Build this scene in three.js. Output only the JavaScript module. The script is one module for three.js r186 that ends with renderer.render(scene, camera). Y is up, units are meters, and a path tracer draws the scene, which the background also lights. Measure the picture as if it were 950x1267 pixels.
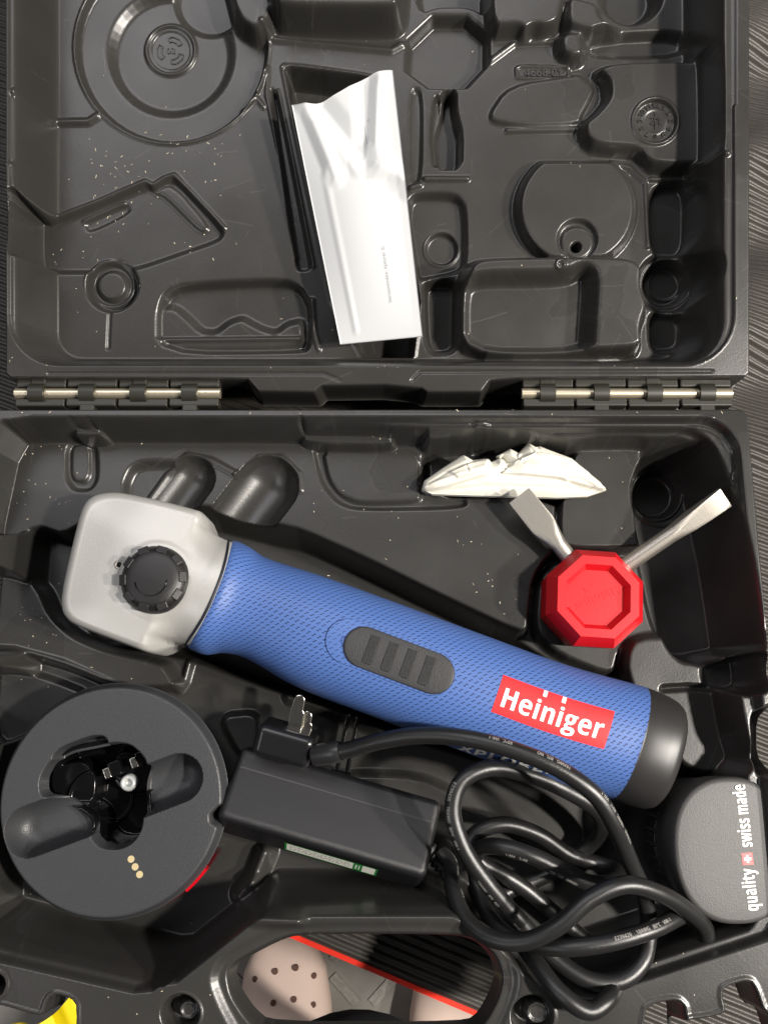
import * as THREE from 'three';
import { mergeGeometries, toCreasedNormals } from 'three/addons/utils/BufferGeometryUtils.js';
import { RoundedBoxGeometry } from 'three/addons/geometries/RoundedBoxGeometry.js';
import { MarchingCubes } from 'three/addons/objects/MarchingCubes.js';
import { FontLoader } from 'three/addons/loaders/FontLoader.js';
import { TessellateModifier } from 'three/addons/modifiers/TessellateModifier.js';
import { TextGeometry } from 'three/addons/geometries/TextGeometry.js';
import { RectAreaLightUniformsLib } from 'three/addons/lights/RectAreaLightUniformsLib.js';

// ------------------------------------------------------------------ camera, light, exposure
const scene = new THREE.Scene();
const RIM = 0.08;                                   // height of the case rim above the mat
const W = 950, H = 1267, FOV = 60, TILT = 12 * Math.PI / 180;
const F = H / 2 / Math.tan(FOV * Math.PI / 360), DIST = F / 2500;
const camera = new THREE.PerspectiveCamera(FOV, W / H, 0.02, 20);
camera.up.set(0, 0, -1);
camera.position.set(0, RIM + DIST * Math.cos(TILT), DIST * Math.sin(TILT));
camera.lookAt(0, RIM, 0);
scene.add(camera);
scene.background = new THREE.Color().setRGB(0.025, 0.025, 0.025);   // even light of the workroom's walls
const renderer = new THREE.WebGLRenderer({ antialias: true });
renderer.toneMapping = THREE.LinearToneMapping;
renderer.toneMappingExposure = 1.0;
renderer.shadowMap.enabled = true;
RectAreaLightUniformsLib.init();
const tag = (o, label, category, group) => { o.userData.label = label; o.userData.category = category; if (group) o.userData.group = group; return o; };
function lamp(name, label, pos, look, w, h, rad, color) {
  const g = new THREE.Group(); g.name = name; g.position.set(...pos); scene.add(g); g.lookAt(...look);
  const house = new THREE.Mesh(new RoundedBoxGeometry(w + 0.03, h + 0.03, 0.03, 2, 0.008), new THREE.MeshStandardMaterial({ color: 0xdddddd, roughness: 0.5 }));
  house.name = 'housing'; house.position.z = -0.022; g.add(house);
  const gl = new THREE.Mesh(new THREE.PlaneGeometry(w, h), new THREE.MeshStandardMaterial({ color: 0xffffff, emissive: color, emissiveIntensity: 1.5 }));
  gl.name = 'diffuser'; gl.position.z = -0.004; g.add(gl);
  const l = new THREE.RectAreaLight(color, rad, w, h); l.position.z = 0.004; l.rotation.y = Math.PI; l.name = 'lamp_light'; g.add(l);
  tag(g, label, 'lamp'); return g;
}
lamp('work_lamp', 'small square bright work lamp high beside the case, the lower of the pair', [1.22, 1.0, 0.26], [0.0, 0.06, 0.02], 0.08, 0.08, 1200, 0xfff8ef);
lamp('work_lamp_001', 'small square bright work lamp high beside the case, the upper of the pair', [0.98, 1.32, 0.24], [0.0, 0.06, 0.02], 0.08, 0.08, 1800, 0xfff8ef);
lamp('ceiling_panel', 'wide white ceiling light panel over the bench', [-0.35, 1.75, -0.95], [0, 0.05, 0], 1.6, 0.8, 2.2, 0xfbfaff);
lamp('ceiling_panel_001', 'wide white ceiling light panel over the aisle in front of the bench', [-1.5, 1.9, 0.75], [-0.15, -0.5, 0.42], 1.1, 0.4, 4.5, 0xfbfaff);

// ------------------------------------------------------------------ helpers
let seed = 7; const rnd = () => { seed = (seed * 1664525 + 1013904223) >>> 0; return seed / 4294967296; };
const sT = Math.sin(TILT), cT = Math.cos(TILT);
const ray = (px, py) => { const a = (px - W / 2) / F, b = -(py - H / 2) / F; return [a, b * sT - cT, -b * cT - sT]; };
function at(px, py, y) { const d = ray(px, py), k = (y - camera.position.y) / d[1]; return new THREE.Vector3(d[0] * k, y, camera.position.z + d[2] * k); }
const HZ = at(470, 487, RIM).z, LT = 12 * Math.PI / 180;           // hinge line; the lid lies back, its far end a little raised
function atLid(px, py, mm) {                                        // point in the lid's own frame, mm above its rim plane
  const d = ray(px, py), c = Math.cos(LT), s = Math.sin(LT), oy = camera.position.y - RIM, oz = camera.position.z - HZ;
  const ly = c * oy + s * oz, lz = -s * oy + c * oz, dy = c * d[1] + s * d[2], dz = -s * d[1] + c * d[2], k = (mm / 1000 - ly) / dy;
  return new THREE.Vector3(d[0] * k, mm / 1000, lz + dz * k);
}
const used = {};
const numbered = (n) => { used[n] = (used[n] ?? -1) + 1; return used[n] ? n + '_' + String(used[n]).padStart(3, '0') : n; };
function mesh(name, geo, mat, parent) { const m = new THREE.Mesh(geo, mat); m.name = parent ? name : numbered(name); (parent ?? scene).add(m); m.castShadow = m.receiveShadow = true; return m; }
function group(name, pos) { const g = new THREE.Group(); g.name = numbered(name); if (pos) g.position.copy(pos); scene.add(g); return g; }
function hash(i, j) { let h = (i * 374761393 + j * 668265263) | 0; h = Math.imul(h ^ (h >>> 13), 1274126177); return ((h ^ (h >>> 16)) >>> 0) / 4294967296; }
function vnoise(x, y, per = 0) {
  const i = Math.floor(x), j = Math.floor(y), f = x - i, g = y - j, w = (n) => per ? ((n % per) + per) % per : n;
  const u = f * f * (3 - 2 * f), v = g * g * (3 - 2 * g), a = hash(w(i), w(j)), b = hash(w(i + 1), w(j)), c = hash(w(i), w(j + 1)), d = hash(w(i + 1), w(j + 1));
  return a + (b - a) * u + (c - a) * v + (a - b - c + d) * u * v;
}
function tex(n, fn, srgb, rx = 1, ry = rx, m = n) {
  const a = new Uint8Array(n * m * 4);
  for (let j = 0; j < m; j++) for (let i = 0; i < n; i++) { const c = fn(i / n, j / m, i, j), k = (j * n + i) * 4; for (let q = 0; q < 3; q++) a[k + q] = Math.max(0, Math.min(255, (c.length ? c[q] : c) * 255)); a[k + 3] = 255; }
  const t = new THREE.DataTexture(a, n, m); t.wrapS = t.wrapT = THREE.RepeatWrapping; t.magFilter = THREE.LinearFilter; t.minFilter = THREE.LinearMipmapLinearFilter; t.generateMipmaps = true;
  if (srgb) t.colorSpace = THREE.SRGBColorSpace; t.repeat.set(rx, ry); t.needsUpdate = true; return t;
}
const fbm = (x, y, per, oct = 4) => { let s = 0, a = 0.5, q = 0; for (let o = 0; o < oct; o++) { s += a * vnoise(x, y, per); q += a; x *= 2; y *= 2; per *= 2; a *= 0.5; } return s / q; };

// ------------------------------------------------------------------ materials
const grain = tex(256, (u, v) => 0.55 * vnoise(u * 64, v * 64, 64) + 0.45 * vnoise(u * 128, v * 128, 128), false, 1 / 0.03);
const fineGrain = tex(256, (u, v) => 0.5 * vnoise(u * 96, v * 96, 96) + 0.5 * vnoise(u * 128, v * 128, 128), false, 1 / 0.035);
// dried splashes with an edge of their own, faint rubbing and scratches on the moulded plastic
function plasticMaps(sd, base) {
  const stain = (u, v) => { const n = fbm(u * 7 + sd, v * 7 + sd * 2, 7, 5); return n; };
  const scratches = []; let s = sd * 97 + 5; const r = () => { s = (s * 1664525 + 1013904223) >>> 0; return s / 4294967296; };
  const n = 1024, sc = new Float32Array(n * n);
  for (let k = 0; k < 240; k++) { let x = r() * n, y = r() * n, a = r() * 6.28, l = 8 + r() * r() * 60, w = 0.25 + r() * 0.6; for (let t = 0; t < l; t++) { x += Math.cos(a); y += Math.sin(a); a += (r() - 0.5) * 0.06; sc[((y | 0) & 1023) * n + ((x | 0) & 1023)] = w; } }
  const map = tex(n, (u, v, i, j) => {
    const st = stain(u, v), wet = st > 0.66 ? 0.97 : 1, edge = Math.abs(st - 0.66) < 0.004 ? 1.1 : 1;
    const b = (0.93 + 0.14 * fbm(u * 20, v * 20, 20, 4)) * wet * edge * (1 + 0.55 * sc[j * n + i]) ;
    return [base[0] * b, base[1] * b, base[2] * b];
  }, true, 1 / 0.42);
  const rough = tex(512, (u, v) => { const st = stain(u, v); return [1, 0.74 + 0.28 * (fbm(u * 16 + 3, v * 16, 16, 4) - 0.5) - (st > 0.66 ? 0.07 : 0), 0]; }, false, 1 / 0.42);
  return { map, rough };
}
const pmA = plasticMaps(1, [0.178, 0.175, 0.169]), pmB = plasticMaps(3, [0.188, 0.184, 0.177]);
const plastic = (pm) => new THREE.MeshPhysicalMaterial({ map: pm.map, roughnessMap: pm.rough, roughness: 0.42, specularIntensity: 1, ior: 1.5, bumpMap: grain, bumpScale: 0.000028 });
const trayMat = plastic(pmA), lidMat = plastic(pmB);
const std = (c, r, o = {}) => new THREE.MeshPhysicalMaterial({ color: c, roughness: r, ...o });
const M = {
  knuckle: std(0x26251f, 0.45),
  pin: std(0xd8cdb4, 0.34, { metalness: 0.85 }),
  black: std(0x1d1d1d, 0.42, { bumpMap: fineGrain, bumpScale: 0.00004 }),
  blackTex: std(0x2c2c2d, 0.6, { bumpMap: fineGrain, bumpScale: 0.00016 }),
  glossBlack: std(0x0c0c0d, 0.12),
  cable: null,
  red: std(0xc2121c, 0.36, { bumpMap: fineGrain, bumpScale: 0.00003 }),
  steel: std(0xb4afa6, 0.42, { metalness: 0.9, bumpMap: fineGrain, bumpScale: 0.00005 }),
  white: std(0xf1efe9, 0.7),
  gold: std(0xc7b68c, 0.45, { metalness: 0.3 }),
  chrome: std(0xe6e2d8, 0.2, { metalness: 1 }),
};

// ------------------------------------------------------------------ 2-D distance tools and height-field shells
function chaikin(p, n) { for (let k = 0; k < n; k++) { const q = []; for (let i = 0; i < p.length; i++) { const a = p[i], b = p[(i + 1) % p.length]; q.push([a[0] * 0.8 + b[0] * 0.2, a[1] * 0.8 + b[1] * 0.2], [a[0] * 0.2 + b[0] * 0.8, a[1] * 0.2 + b[1] * 0.8]); } p = q; } return p; }
function sdf(p, x, z) {                              // signed distance, negative inside
  let d = 1e9, s = 1; const n = p.length;
  for (let i = 0, j = n - 1; i < n; j = i++) {
    const ex = p[j][0] - p[i][0], ez = p[j][1] - p[i][1], wx = x - p[i][0], wz = z - p[i][1];
    const t = Math.max(0, Math.min(1, (wx * ex + wz * ez) / (ex * ex + ez * ez + 1e-18))), bx = wx - ex * t, bz = wz - ez * t;
    d = Math.min(d, bx * bx + bz * bz);
    const c1 = z >= p[i][1], c2 = z < p[j][1], c3 = ex * wz > ez * wx;
    if ((c1 && c2 && c3) || (!c1 && !c2 && !c3)) s = -s;
  }
  return s * Math.sqrt(d);
}
function dline(p, x, z) { let d = 1e9; for (let i = 0; i + 1 < p.length; i++) { const ex = p[i + 1][0] - p[i][0], ez = p[i + 1][1] - p[i][1], wx = x - p[i][0], wz = z - p[i][1], t = Math.max(0, Math.min(1, (wx * ex + wz * ez) / (ex * ex + ez * ez + 1e-18))); d = Math.min(d, Math.hypot(wx - ex * t, wz - ez * t)); } return d; }
const sm = (t) => { t = Math.max(0, Math.min(1, t)); return t * t * t * (t * (6 * t - 15) + 10); };
class Field {
  constructor(x0, x1, z0, z1, step, project, h0 = 0) {
    Object.assign(this, { x0, z0, step, project, soft: 1 }); this.nx = Math.ceil((x1 - x0) / step) + 1; this.nz = Math.ceil((z1 - z0) / step) + 1;
    this.h = new Float32Array(this.nx * this.nz).fill(h0); this.c = new Float32Array(this.nx * this.nz).fill(1);
  }
  pts(px, ref, round = 2) { const p = px.map(([a, b]) => { const v = this.project(a, b, ref); return [v.x, v.z]; }); return round ? chaikin(p, round) : p; }
  circ(cx, cy, r, ref, n = 48, e = 1, a0 = 0) { const p = []; for (let i = 0; i < n; i++) { const a = i / n * Math.PI * 2; p.push([cx + r * Math.cos(a), cy + r * e * Math.sin(a)]); } return this.pts(p, ref, 0); }
  each(p, m, fn) {
    let a = 1e9, b = -1e9, c = 1e9, d = -1e9; for (const [x, z] of p) { a = Math.min(a, x); b = Math.max(b, x); c = Math.min(c, z); d = Math.max(d, z); }
    const i0 = Math.max(0, Math.floor((a - m - this.x0) / this.step)), i1 = Math.min(this.nx - 1, Math.ceil((b + m - this.x0) / this.step)), j0 = Math.max(0, Math.floor((c - m - this.z0) / this.step)), j1 = Math.min(this.nz - 1, Math.ceil((d + m - this.z0) / this.step));
    for (let j = j0; j <= j1; j++) for (let i = i0; i <= i1; i++) fn(j * this.nx + i, this.x0 + i * this.step, this.z0 + j * this.step);
  }
  setW(level, wall, p) { const L = level / 1000, w = wall * this.soft / 1000; this.each(p, w, (k, x, z) => { const s = sm(0.5 - sdf(p, x, z) / w); if (s) this.h[k] += (L - this.h[k]) * s; }); return this; }
  set(level, wall, px, ref = level, round = 2) { return this.setW(level, wall, this.pts(px, ref, round)); }
  add(delta, wall, px, ref, round = 2) { const p = this.pts(px, ref, round), w = wall / 1000; this.each(p, w, (k, x, z) => { this.h[k] += delta / 1000 * sm(0.5 - sdf(p, x, z) / w); }); return this; }
  ridge(delta, half, px, ref) { const p = this.pts(px, ref, 0), w = half * this.soft / 1000; this.each(p, w, (k, x, z) => { const t = dline(p, x, z) / w; if (t < 1) this.h[k] += delta / 1000 * (0.5 + 0.5 * Math.cos(Math.PI * t)); }); return this; }
  ring(delta, half, cx, cy, r, ref) { const p = this.circ(cx, cy, r, ref); p.push(p[0]); const w = half / 1000; this.each(p, w, (k, x, z) => { const t = dline(p, x, z) / w; if (t < 1) this.h[k] += delta / 1000 * (0.5 + 0.5 * Math.cos(Math.PI * t)); }); return this; }
  disc(level, wall, cx, cy, r, ref = level) { return this.setW(level, wall, this.circ(cx, cy, r, ref)); }
  clipIn(p, off = 0) { this.each(p, 0.01, (k, x, z) => { this.c[k] = Math.min(this.c[k], sdf(p, x, z) + off); }); return this; }   // cut the inside of p away
  clipOut(p, off = 0) { for (let j = 0; j < this.nz; j++) for (let i = 0; i < this.nx; i++) this.c[j * this.nx + i] = Math.min(this.c[j * this.nx + i], off - sdf(p, this.x0 + i * this.step, this.z0 + j * this.step)); return this; }
  height(x, z) { const u = (x - this.x0) / this.step, v = (z - this.z0) / this.step, i = Math.max(0, Math.min(this.nx - 2, Math.floor(u))), j = Math.max(0, Math.min(this.nz - 2, Math.floor(v))), f = u - i, g = v - j, k = j * this.nx + i, h = this.h; return (h[k] * (1 - f) + h[k + 1] * f) * (1 - g) + (h[k + this.nx] * (1 - f) + h[k + this.nx + 1] * f) * g; }
  solid(x, z) { const i = Math.round((x - this.x0) / this.step), j = Math.round((z - this.z0) / this.step); return i >= 0 && j >= 0 && i < this.nx && j < this.nz && this.c[j * this.nx + i] > 0; }
  geometry(yOff = 0) {
    const { nx, nz, h, c, step } = this, P = [], I = [], id = new Int32Array(nx * nz).fill(-1), cut = new Map();
    const vert = (k) => { if (id[k] < 0) { id[k] = P.length / 3; P.push(this.x0 + (k % nx) * step, h[k] + yOff, this.z0 + Math.floor(k / nx) * step); } return id[k]; };
    const mid = (a, b) => { if (a > b) [a, b] = [b, a]; const key = a * nx * nz + b; let v = cut.get(key); if (v === undefined) { const t = c[a] / (c[a] - c[b]); v = P.length / 3; P.push(this.x0 + ((a % nx) * (1 - t) + (b % nx) * t) * step, h[a] * (1 - t) + h[b] * t + yOff, this.z0 + (Math.floor(a / nx) * (1 - t) + Math.floor(b / nx) * t) * step); cut.set(key, v); } return v; };
    const tri = (a, b, d) => { const q = [a, b, d], o = []; for (let n = 0; n < 3; n++) { const s = q[n], e = q[(n + 1) % 3]; if (c[s] > 0) o.push(vert(s)); if ((c[s] > 0) !== (c[e] > 0)) o.push(mid(s, e)); } for (let n = 1; n + 1 < o.length; n++) I.push(o[0], o[n], o[n + 1]); };
    for (let j = 0; j + 1 < nz; j++) for (let i = 0; i + 1 < nx; i++) {
      const k = j * nx + i;
      if (c[k] <= 0 && c[k + 1] <= 0 && c[k + nx] <= 0 && c[k + nx + 1] <= 0) continue;
      tri(k, k + nx, k + 1); tri(k + 1, k + nx, k + nx + 1);
    }
    const g = new THREE.BufferGeometry(); g.setAttribute('position', new THREE.Float32BufferAttribute(P, 3)); g.setIndex(I);
    const uv = new Float32Array(P.length / 3 * 2); for (let k = 0; k < P.length / 3; k++) { uv[2 * k] = P[3 * k]; uv[2 * k + 1] = P[3 * k + 2]; }
    g.setAttribute('uv', new THREE.BufferAttribute(uv, 2)); g.computeVertexNormals(); return g;
  }
}
function rrect(x0, x1, z0, z1, r, n = 8) { const p = []; for (const [cx, cz, a] of [[x1 - r, z1 - r, 0], [x0 + r, z1 - r, 1], [x0 + r, z0 + r, 2], [x1 - r, z0 + r, 3]]) for (let k = 0; k <= n; k++) { const t = (a + k / n) * Math.PI / 2; p.push([cx + r * Math.cos(t), cz + r * Math.sin(t)]); } return p; }
// rings of one outline at falling scale and changing height, closed in the middle
function pillow(outline, profile, disp, center) {
  const n = outline.length; let cx = 0, cz = 0; for (const [x, z] of outline) { cx += x / n; cz += z / n; } if (center) [cx, cz] = center;
  const P = [], I = [], U = []; const rows = profile.length;
  for (const [f, y] of profile) for (const [x, z] of outline) { const X = cx + (x - cx) * f, Z = cz + (z - cz) * f; P.push(X, y + (disp ? disp(X, Z, f, y) : 0), Z); U.push(X, Z); }
  for (let r = 0; r + 1 < rows; r++) for (let i = 0; i < n; i++) { const a = r * n + i, b = r * n + (i + 1) % n; I.push(a, a + n, b, b, a + n, b + n); }
  const g = new THREE.BufferGeometry(); g.setAttribute('position', new THREE.Float32BufferAttribute(P, 3)); g.setAttribute('uv', new THREE.Float32BufferAttribute(U, 2)); g.setIndex(I);
  // orient outwards
  g.computeVertexNormals(); const nm = g.attributes.normal; let s = 0; const r0 = (rows - 2) * n; for (let i = 0; i < n; i++) s += nm.getY(r0 + i); if (s < 0) { const ix = g.index.array; for (let k = 0; k < ix.length; k += 3) [ix[k], ix[k + 1]] = [ix[k + 1], ix[k]]; g.computeVertexNormals(); }
  return g;
}
function resample(p, n) { const L = [0]; for (let i = 0; i < p.length; i++) { const a = p[i], b = p[(i + 1) % p.length]; L.push(L[i] + Math.hypot(b[0] - a[0], b[1] - a[1])); } const T = L[p.length], o = []; let k = 0; for (let i = 0; i < n; i++) { const s = i / n * T; while (L[k + 1] < s) k++; const f = (s - L[k]) / (L[k + 1] - L[k]), a = p[k], b = p[(k + 1) % p.length]; o.push([a[0] + (b[0] - a[0]) * f, a[1] + (b[1] - a[1]) * f]); } return o; }
const fontBold = await new FontLoader().loadAsync('fonts/droid/droid_sans_bold.typeface.json');
const fontRegular = await new FontLoader().loadAsync('fonts/droid/droid_sans_regular.typeface.json');
function text(str, size, depth, font = fontBold) { const g = new TextGeometry(str, { font, size, depth, curveSegments: 4, bevelEnabled: false }); g.computeBoundingBox(); const b = g.boundingBox; g.translate(-(b.min.x + b.max.x) / 2, -(b.min.y + b.max.y) / 2, 0); return g; }
// lay flat text on a horizontal face: reading direction turned by ang (0 = along +x), letters facing up
function textOn(str, size, depth, ang, pos, font) { const g = text(str, size, depth, font); g.rotateX(-Math.PI / 2); g.rotateY(ang); g.translate(pos.x, pos.y, pos.z); return g; }

// ------------------------------------------------------------------ floor, bench, ribbed mat
const FLOOR = -0.72;
{
  const fm = tex(1024, (u, v) => { const n = fbm(u * 12, v * 12, 12, 5), d = fbm(u * 40 + 9, v * 40, 40, 3); const b = 0.56 + 0.18 * (n - 0.5) + 0.1 * (d - 0.5); return [b, b * 0.975, b * 0.93]; }, true, 1 / 1.2);
  const g = new THREE.PlaneGeometry(4, 4, 1, 1); g.rotateX(-Math.PI / 2); const uv = g.attributes.uv, p = g.attributes.position; for (let i = 0; i < uv.count; i++) uv.setXY(i, p.getX(i), p.getZ(i));
  const f = mesh('floor', g, new THREE.MeshStandardMaterial({ map: fm, roughness: 0.6 }), null); f.position.y = FLOOR; f.userData.kind = 'structure';
  const ch = []; for (let i = -7; i < 8; i++) for (let j = -7; j < 8; j++) { const b = new THREE.BoxGeometry(0.045, 0.003, 0.012); b.rotateY(((i + j) & 1 ? 1 : -1) * 0.8); b.translate(i * 0.05 + 0.0, FLOOR + 0.0012, j * 0.05 + 0.5); ch.push(b); }
  const tr = mesh('floor_tread', mergeGeometries(ch), new THREE.MeshStandardMaterial({ map: fm, roughness: 0.5 }), null); tr.userData.kind = 'structure';
}
const e0 = at(375, 1161, 0), e1 = at(590, 1252, 0), EA = Math.atan2(e1.z - e0.z, e1.x - e0.x);   // front edge of the mat and its direction
{
  // mat frame: u along the ribs (= the edge), v away from the edge
  const ux = Math.cos(EA), uz = Math.sin(EA), vx = Math.sin(EA), vz = -Math.cos(EA);
  const toW = (u, v) => [e0.x + ux * u + vx * v, e0.z + uz * u + vz * v];
  const pitch = 0.0046, prof = [[0, -0.0016], [0.22, -0.0015], [0.34, -0.0002], [0.5, 0], [0.72, -0.0001], [0.84, -0.0014]];
  const V = [], nR = 150; for (let r = 0; r < nR; r++) for (const [f, y] of prof) V.push([(r + f) * pitch, y]);
  const nu = 150, u0 = -0.75, u1 = 0.55, P = [], I = [], U = [];
  const fold = (x, z) => {                             // the loose part of the mat lies in waves beside the lid
    const m = sm((x - 0.145) / 0.03) * sm((-0.03 - z) / 0.05); if (!m) return 0;
    return m * (0.009 + 0.008 * Math.sin(z * 62 + x * 18) + 0.002 * Math.sin(z * 150 + 1));
  };
  for (let k = 0; k < V.length; k++) for (let i = 0; i < nu; i++) { const u = u0 + (u1 - u0) * i / (nu - 1), [v, y] = V[k], [x, z] = toW(u, v); P.push(x, y - 0.0005 + fold(x, z) + 0.0002 * Math.sin(u * 300 + k), z); U.push(u, v); }
  for (let k = 0; k + 1 < V.length; k++) for (let i = 0; i + 1 < nu; i++) { const a = k * nu + i; I.push(a, a + 1, a + nu, a + 1, a + nu + 1, a + nu); }
  const g = new THREE.BufferGeometry(); g.setAttribute('position', new THREE.Float32BufferAttribute(P, 3)); g.setAttribute('uv', new THREE.Float32BufferAttribute(U, 2)); g.setIndex(I); g.computeVertexNormals();
  const matG = group('rubber_mat'); tag(matG, 'black ribbed rubber mat with a red front edge under the case', 'mat');
  mesh('ribbed_top', g, std(0x3a3733, 0.5, { bumpMap: fineGrain, bumpScale: 0.0001 }), matG);
  const slab = (v0, v1, y0, y1, mt, name, par) => { const c = [toW(u0, v0), toW(u1, v0), toW(u1, v1), toW(u0, v1)], s = new THREE.Shape(c.map(([x, z]) => new THREE.Vector2(x, -z))); const gg = new THREE.ExtrudeGeometry(s, { depth: y1 - y0, bevelEnabled: false }); gg.rotateX(-Math.PI / 2); gg.translate(0, y0, 0); return mesh(name, gg, mt, par); };
  slab(-0.0026, 0.0, -0.012, -0.0012, std(0xe02a14, 0.45), 'red_edge', matG);
  slab(0.0005, nR * pitch - 0.001, -0.012, -0.0025, std(0x1c1a19, 0.7), 'backing', matG);
  const b = slab(0.004, nR * pitch - 0.002, -0.04, -0.0125, std(0x8a6a44, 0.5), 'bench', null); tag(b, 'wooden bench top beneath the ribbed mat', 'bench');
}

// ------------------------------------------------------------------ the case: moulded tray
const caseG = group('tool_case'); tag(caseG, 'open black moulded plastic tool case lying on the ribbed mat', 'case');
const xL = at(-20, 503, RIM).x, xR = at(927, 503, RIM).x, zT = at(470, 503, RIM).z, zB = at(470, 1297, RIM).z;
const tp = (px, py, mm) => at(px, py, RIM + mm / 1000);
const tray = new Field(xL - 0.006, xR + 0.006, zT - 0.006, zB + 0.006, 0.0006, tp);
const DK = -30, DP = -50; tray.soft = 1.2;
{
  const inT = at(470, 517, RIM).z, w2 = (px, py, mm = 0) => { const v = tp(px, py, mm); return [v.x, v.z]; };
  const front = [[-90, 1166], [0, 1188], [165, 1226], [188, 1224], [318, 1131], [566, 1131], [600, 1150], [700, 1226], [735, 1232], [952, 1160], [1040, 1130]];
  const xi0 = xL + 0.0065, xi1 = xR - 0.0075, cr = 0.019;
  const inner = [];
  for (let k = 0; k <= 8; k++) { const t = Math.PI + k / 8 * Math.PI / 2; inner.push([xi0 + cr + cr * Math.cos(t), inT + cr + cr * Math.sin(t)]); }
  for (let k = 0; k <= 8; k++) { const t = Math.PI * 1.5 + k / 8 * Math.PI / 2; inner.push([xi1 - cr + cr * Math.cos(t), inT + cr + cr * Math.sin(t)]); }
  const fr = front.map(([a, b]) => w2(a, b)).filter(([x]) => x > xi0 && x < xi1);
  const fz = (x) => { const q = front.map(([a, b]) => w2(a, b)); for (let i = 0; i + 1 < q.length; i++) if (x >= q[i][0] && x <= q[i + 1][0]) return q[i][1] + (q[i + 1][1] - q[i][1]) * (x - q[i][0]) / (q[i + 1][0] - q[i][0]); return q[0][1]; };
  inner.push([xi1, fz(xi1) - 0.004], [xi1 - 0.003, fz(xi1)]); for (const p of fr.reverse()) inner.push(p); inner.push([xi0 + 0.003, fz(xi0)], [xi0, fz(xi0) - 0.004]);
  tray.setW(-6, 2.8, inner);
  // inner well, a ledge further in at the back and the sides
  const ofs = (p, ox0, ox1, oz0, oz1) => p.map(([x, z]) => { const mx = (xi0 + xi1) / 2, mz = (inT + zB) / 2; return [x < mx ? x + ox0 * Math.min(1, (mx - x) / 0.1) : x - ox1 * Math.min(1, (x - mx) / 0.1), z < mz ? z + oz0 : z - oz1]; });
  tray.setW(-12, 2.6, ofs(inner, 0.005, 0.0075, 0.0036, 0.002)); tray.setW(-17, 2.6, ofs(inner, 0.0072, 0.0095, 0.0068, 0.0035));
  tray.ridge(0.8, 1.2, [[30, 517], [300, 516], [600, 516], [880, 517]], 0);
  tray.setW(DP, 9, ofs(inner, 0.010, 0.012, 0.011, 0.0065));
  // raised decks
  const deckA = [[24, 546], [70, 543], [523, 546], [525, 560], [525, 612], [690, 612], [690, 668], [688, 684], [676, 694], [662, 716], [658, 748], [655, 782], [640, 784], [540, 737], [445, 690], [372, 658], [345, 652], [300, 641], [250, 628], [150, 622], [107, 648], [78, 664], [52, 655], [38, 658], [8, 676], [-4, 674]];
  tray.set(DK, 4.5, deckA, DK, 1);
  tray.set(-27, 4, [[706, 556], [745, 553], [792, 553], [797, 568], [790, 580], [783, 600], [784, 622], [795, 648], [803, 672], [790, 680], [696, 680], [690, 660], [692, 615], [706, 612]], -27);
  tray.set(-41, 5, [[664, 712], [690, 690], [800, 684], [812, 700], [822, 760], [812, 795], [770, 800], [760, 840], [690, 812], [658, 780]], -41);
  tray.set(-33, 5, [[774, 806], [782, 792], [800, 786], [832, 785], [842, 800], [851, 815], [874, 822], [882, 850], [893, 905], [905, 940], [880, 962], [840, 950], [790, 880], [772, 830]], -33);
  tray.ridge(-3.5, 2, [[820, 852], [850, 850], [885, 852]], -33);
  tray.set(-38, 5, [[864, 826], [885, 816], [908, 812], [912, 850], [895, 858], [870, 852]], -38);
  tray.set(-31, 5, [[908, 882], [926, 874], [934, 950], [914, 955], [910, 920]], -31);
  tray.set(-36, 5, [[-16, 706], [20, 710], [48, 722], [64, 760], [90, 785], [130, 802], [200, 818], [210, 830], [222, 852], [150, 854], [78, 824], [20, 808], [-16, 812]], -36);
  tray.ridge(3, 3, [[232, 806], [222, 842], [215, 852]], -36); tray.ridge(2.2, 3, [[-20, 804], [18, 806], [78, 822], [150, 854]], -36);
  tray.set(-46, 4, [[-8, 832], [20, 828], [60, 838], [115, 860], [60, 900], [-4, 930]], -46);
  // trough on the right with a round well
  tray.set(-58, 7, [[805, 560], [862, 552], [878, 575], [890, 610], [908, 690], [922, 780], [925, 806], [862, 814], [845, 800], [826, 760], [812, 690], [800, 650], [797, 600]], -16);
  tray.disc(-64, 4, 812, 612, 27, -55); tray.ring(1.6, 1.6, 812, 612, 31, -56); tray.ring(1.2, 1.4, 822, 605, 44, -54);
  // bed of the clipper, with two saddles under it
  tray.set(-68, 5, [[84, 700], [112, 662], [160, 640], [252, 636], [300, 648], [345, 659], [372, 664], [445, 696], [540, 743], [640, 790], [690, 822], [760, 880], [745, 975], [560, 930], [420, 878], [300, 838], [232, 812], [170, 800], [112, 786], [76, 750]], DK, 1);
  tray.set(-46, 4, [[330, 712], [372, 726], [352, 800], [312, 790]], DK); tray.set(-46, 4, [[620, 830], [665, 846], [640, 925], [596, 910]], DK);
  // small mouldings on the deck
  tray.set(-33, 3, [[83, 546], [119, 546], [121, 592], [112, 606], [92, 606], [82, 592]], DK); tray.set(-31, 2.5, [[88, 550], [110, 548], [111, 586], [104, 596], [92, 594], [87, 586]], DK);
  tray.set(-35, 5, [[163, 580], [176, 573], [222, 573], [232, 590], [222, 625], [160, 630], [154, 600]], DK);
  const fing = (ax, ay, bx, by, r, dep) => { const a = tp(ax, ay, DK), b = tp(bx, by, DK), R = r / 2460; tray.each([[a.x, a.z], [b.x, b.z]], R, (k, x, z) => { const d = dline([[a.x, a.z], [b.x, b.z]], x, z) / R; if (d < 1) { const cut = RIM * 0 + DK / 1000 - dep / 1000 * Math.pow(1 - d * d, 0.62); if (cut < tray.h[k]) tray.h[k] = cut; } }); };
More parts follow.
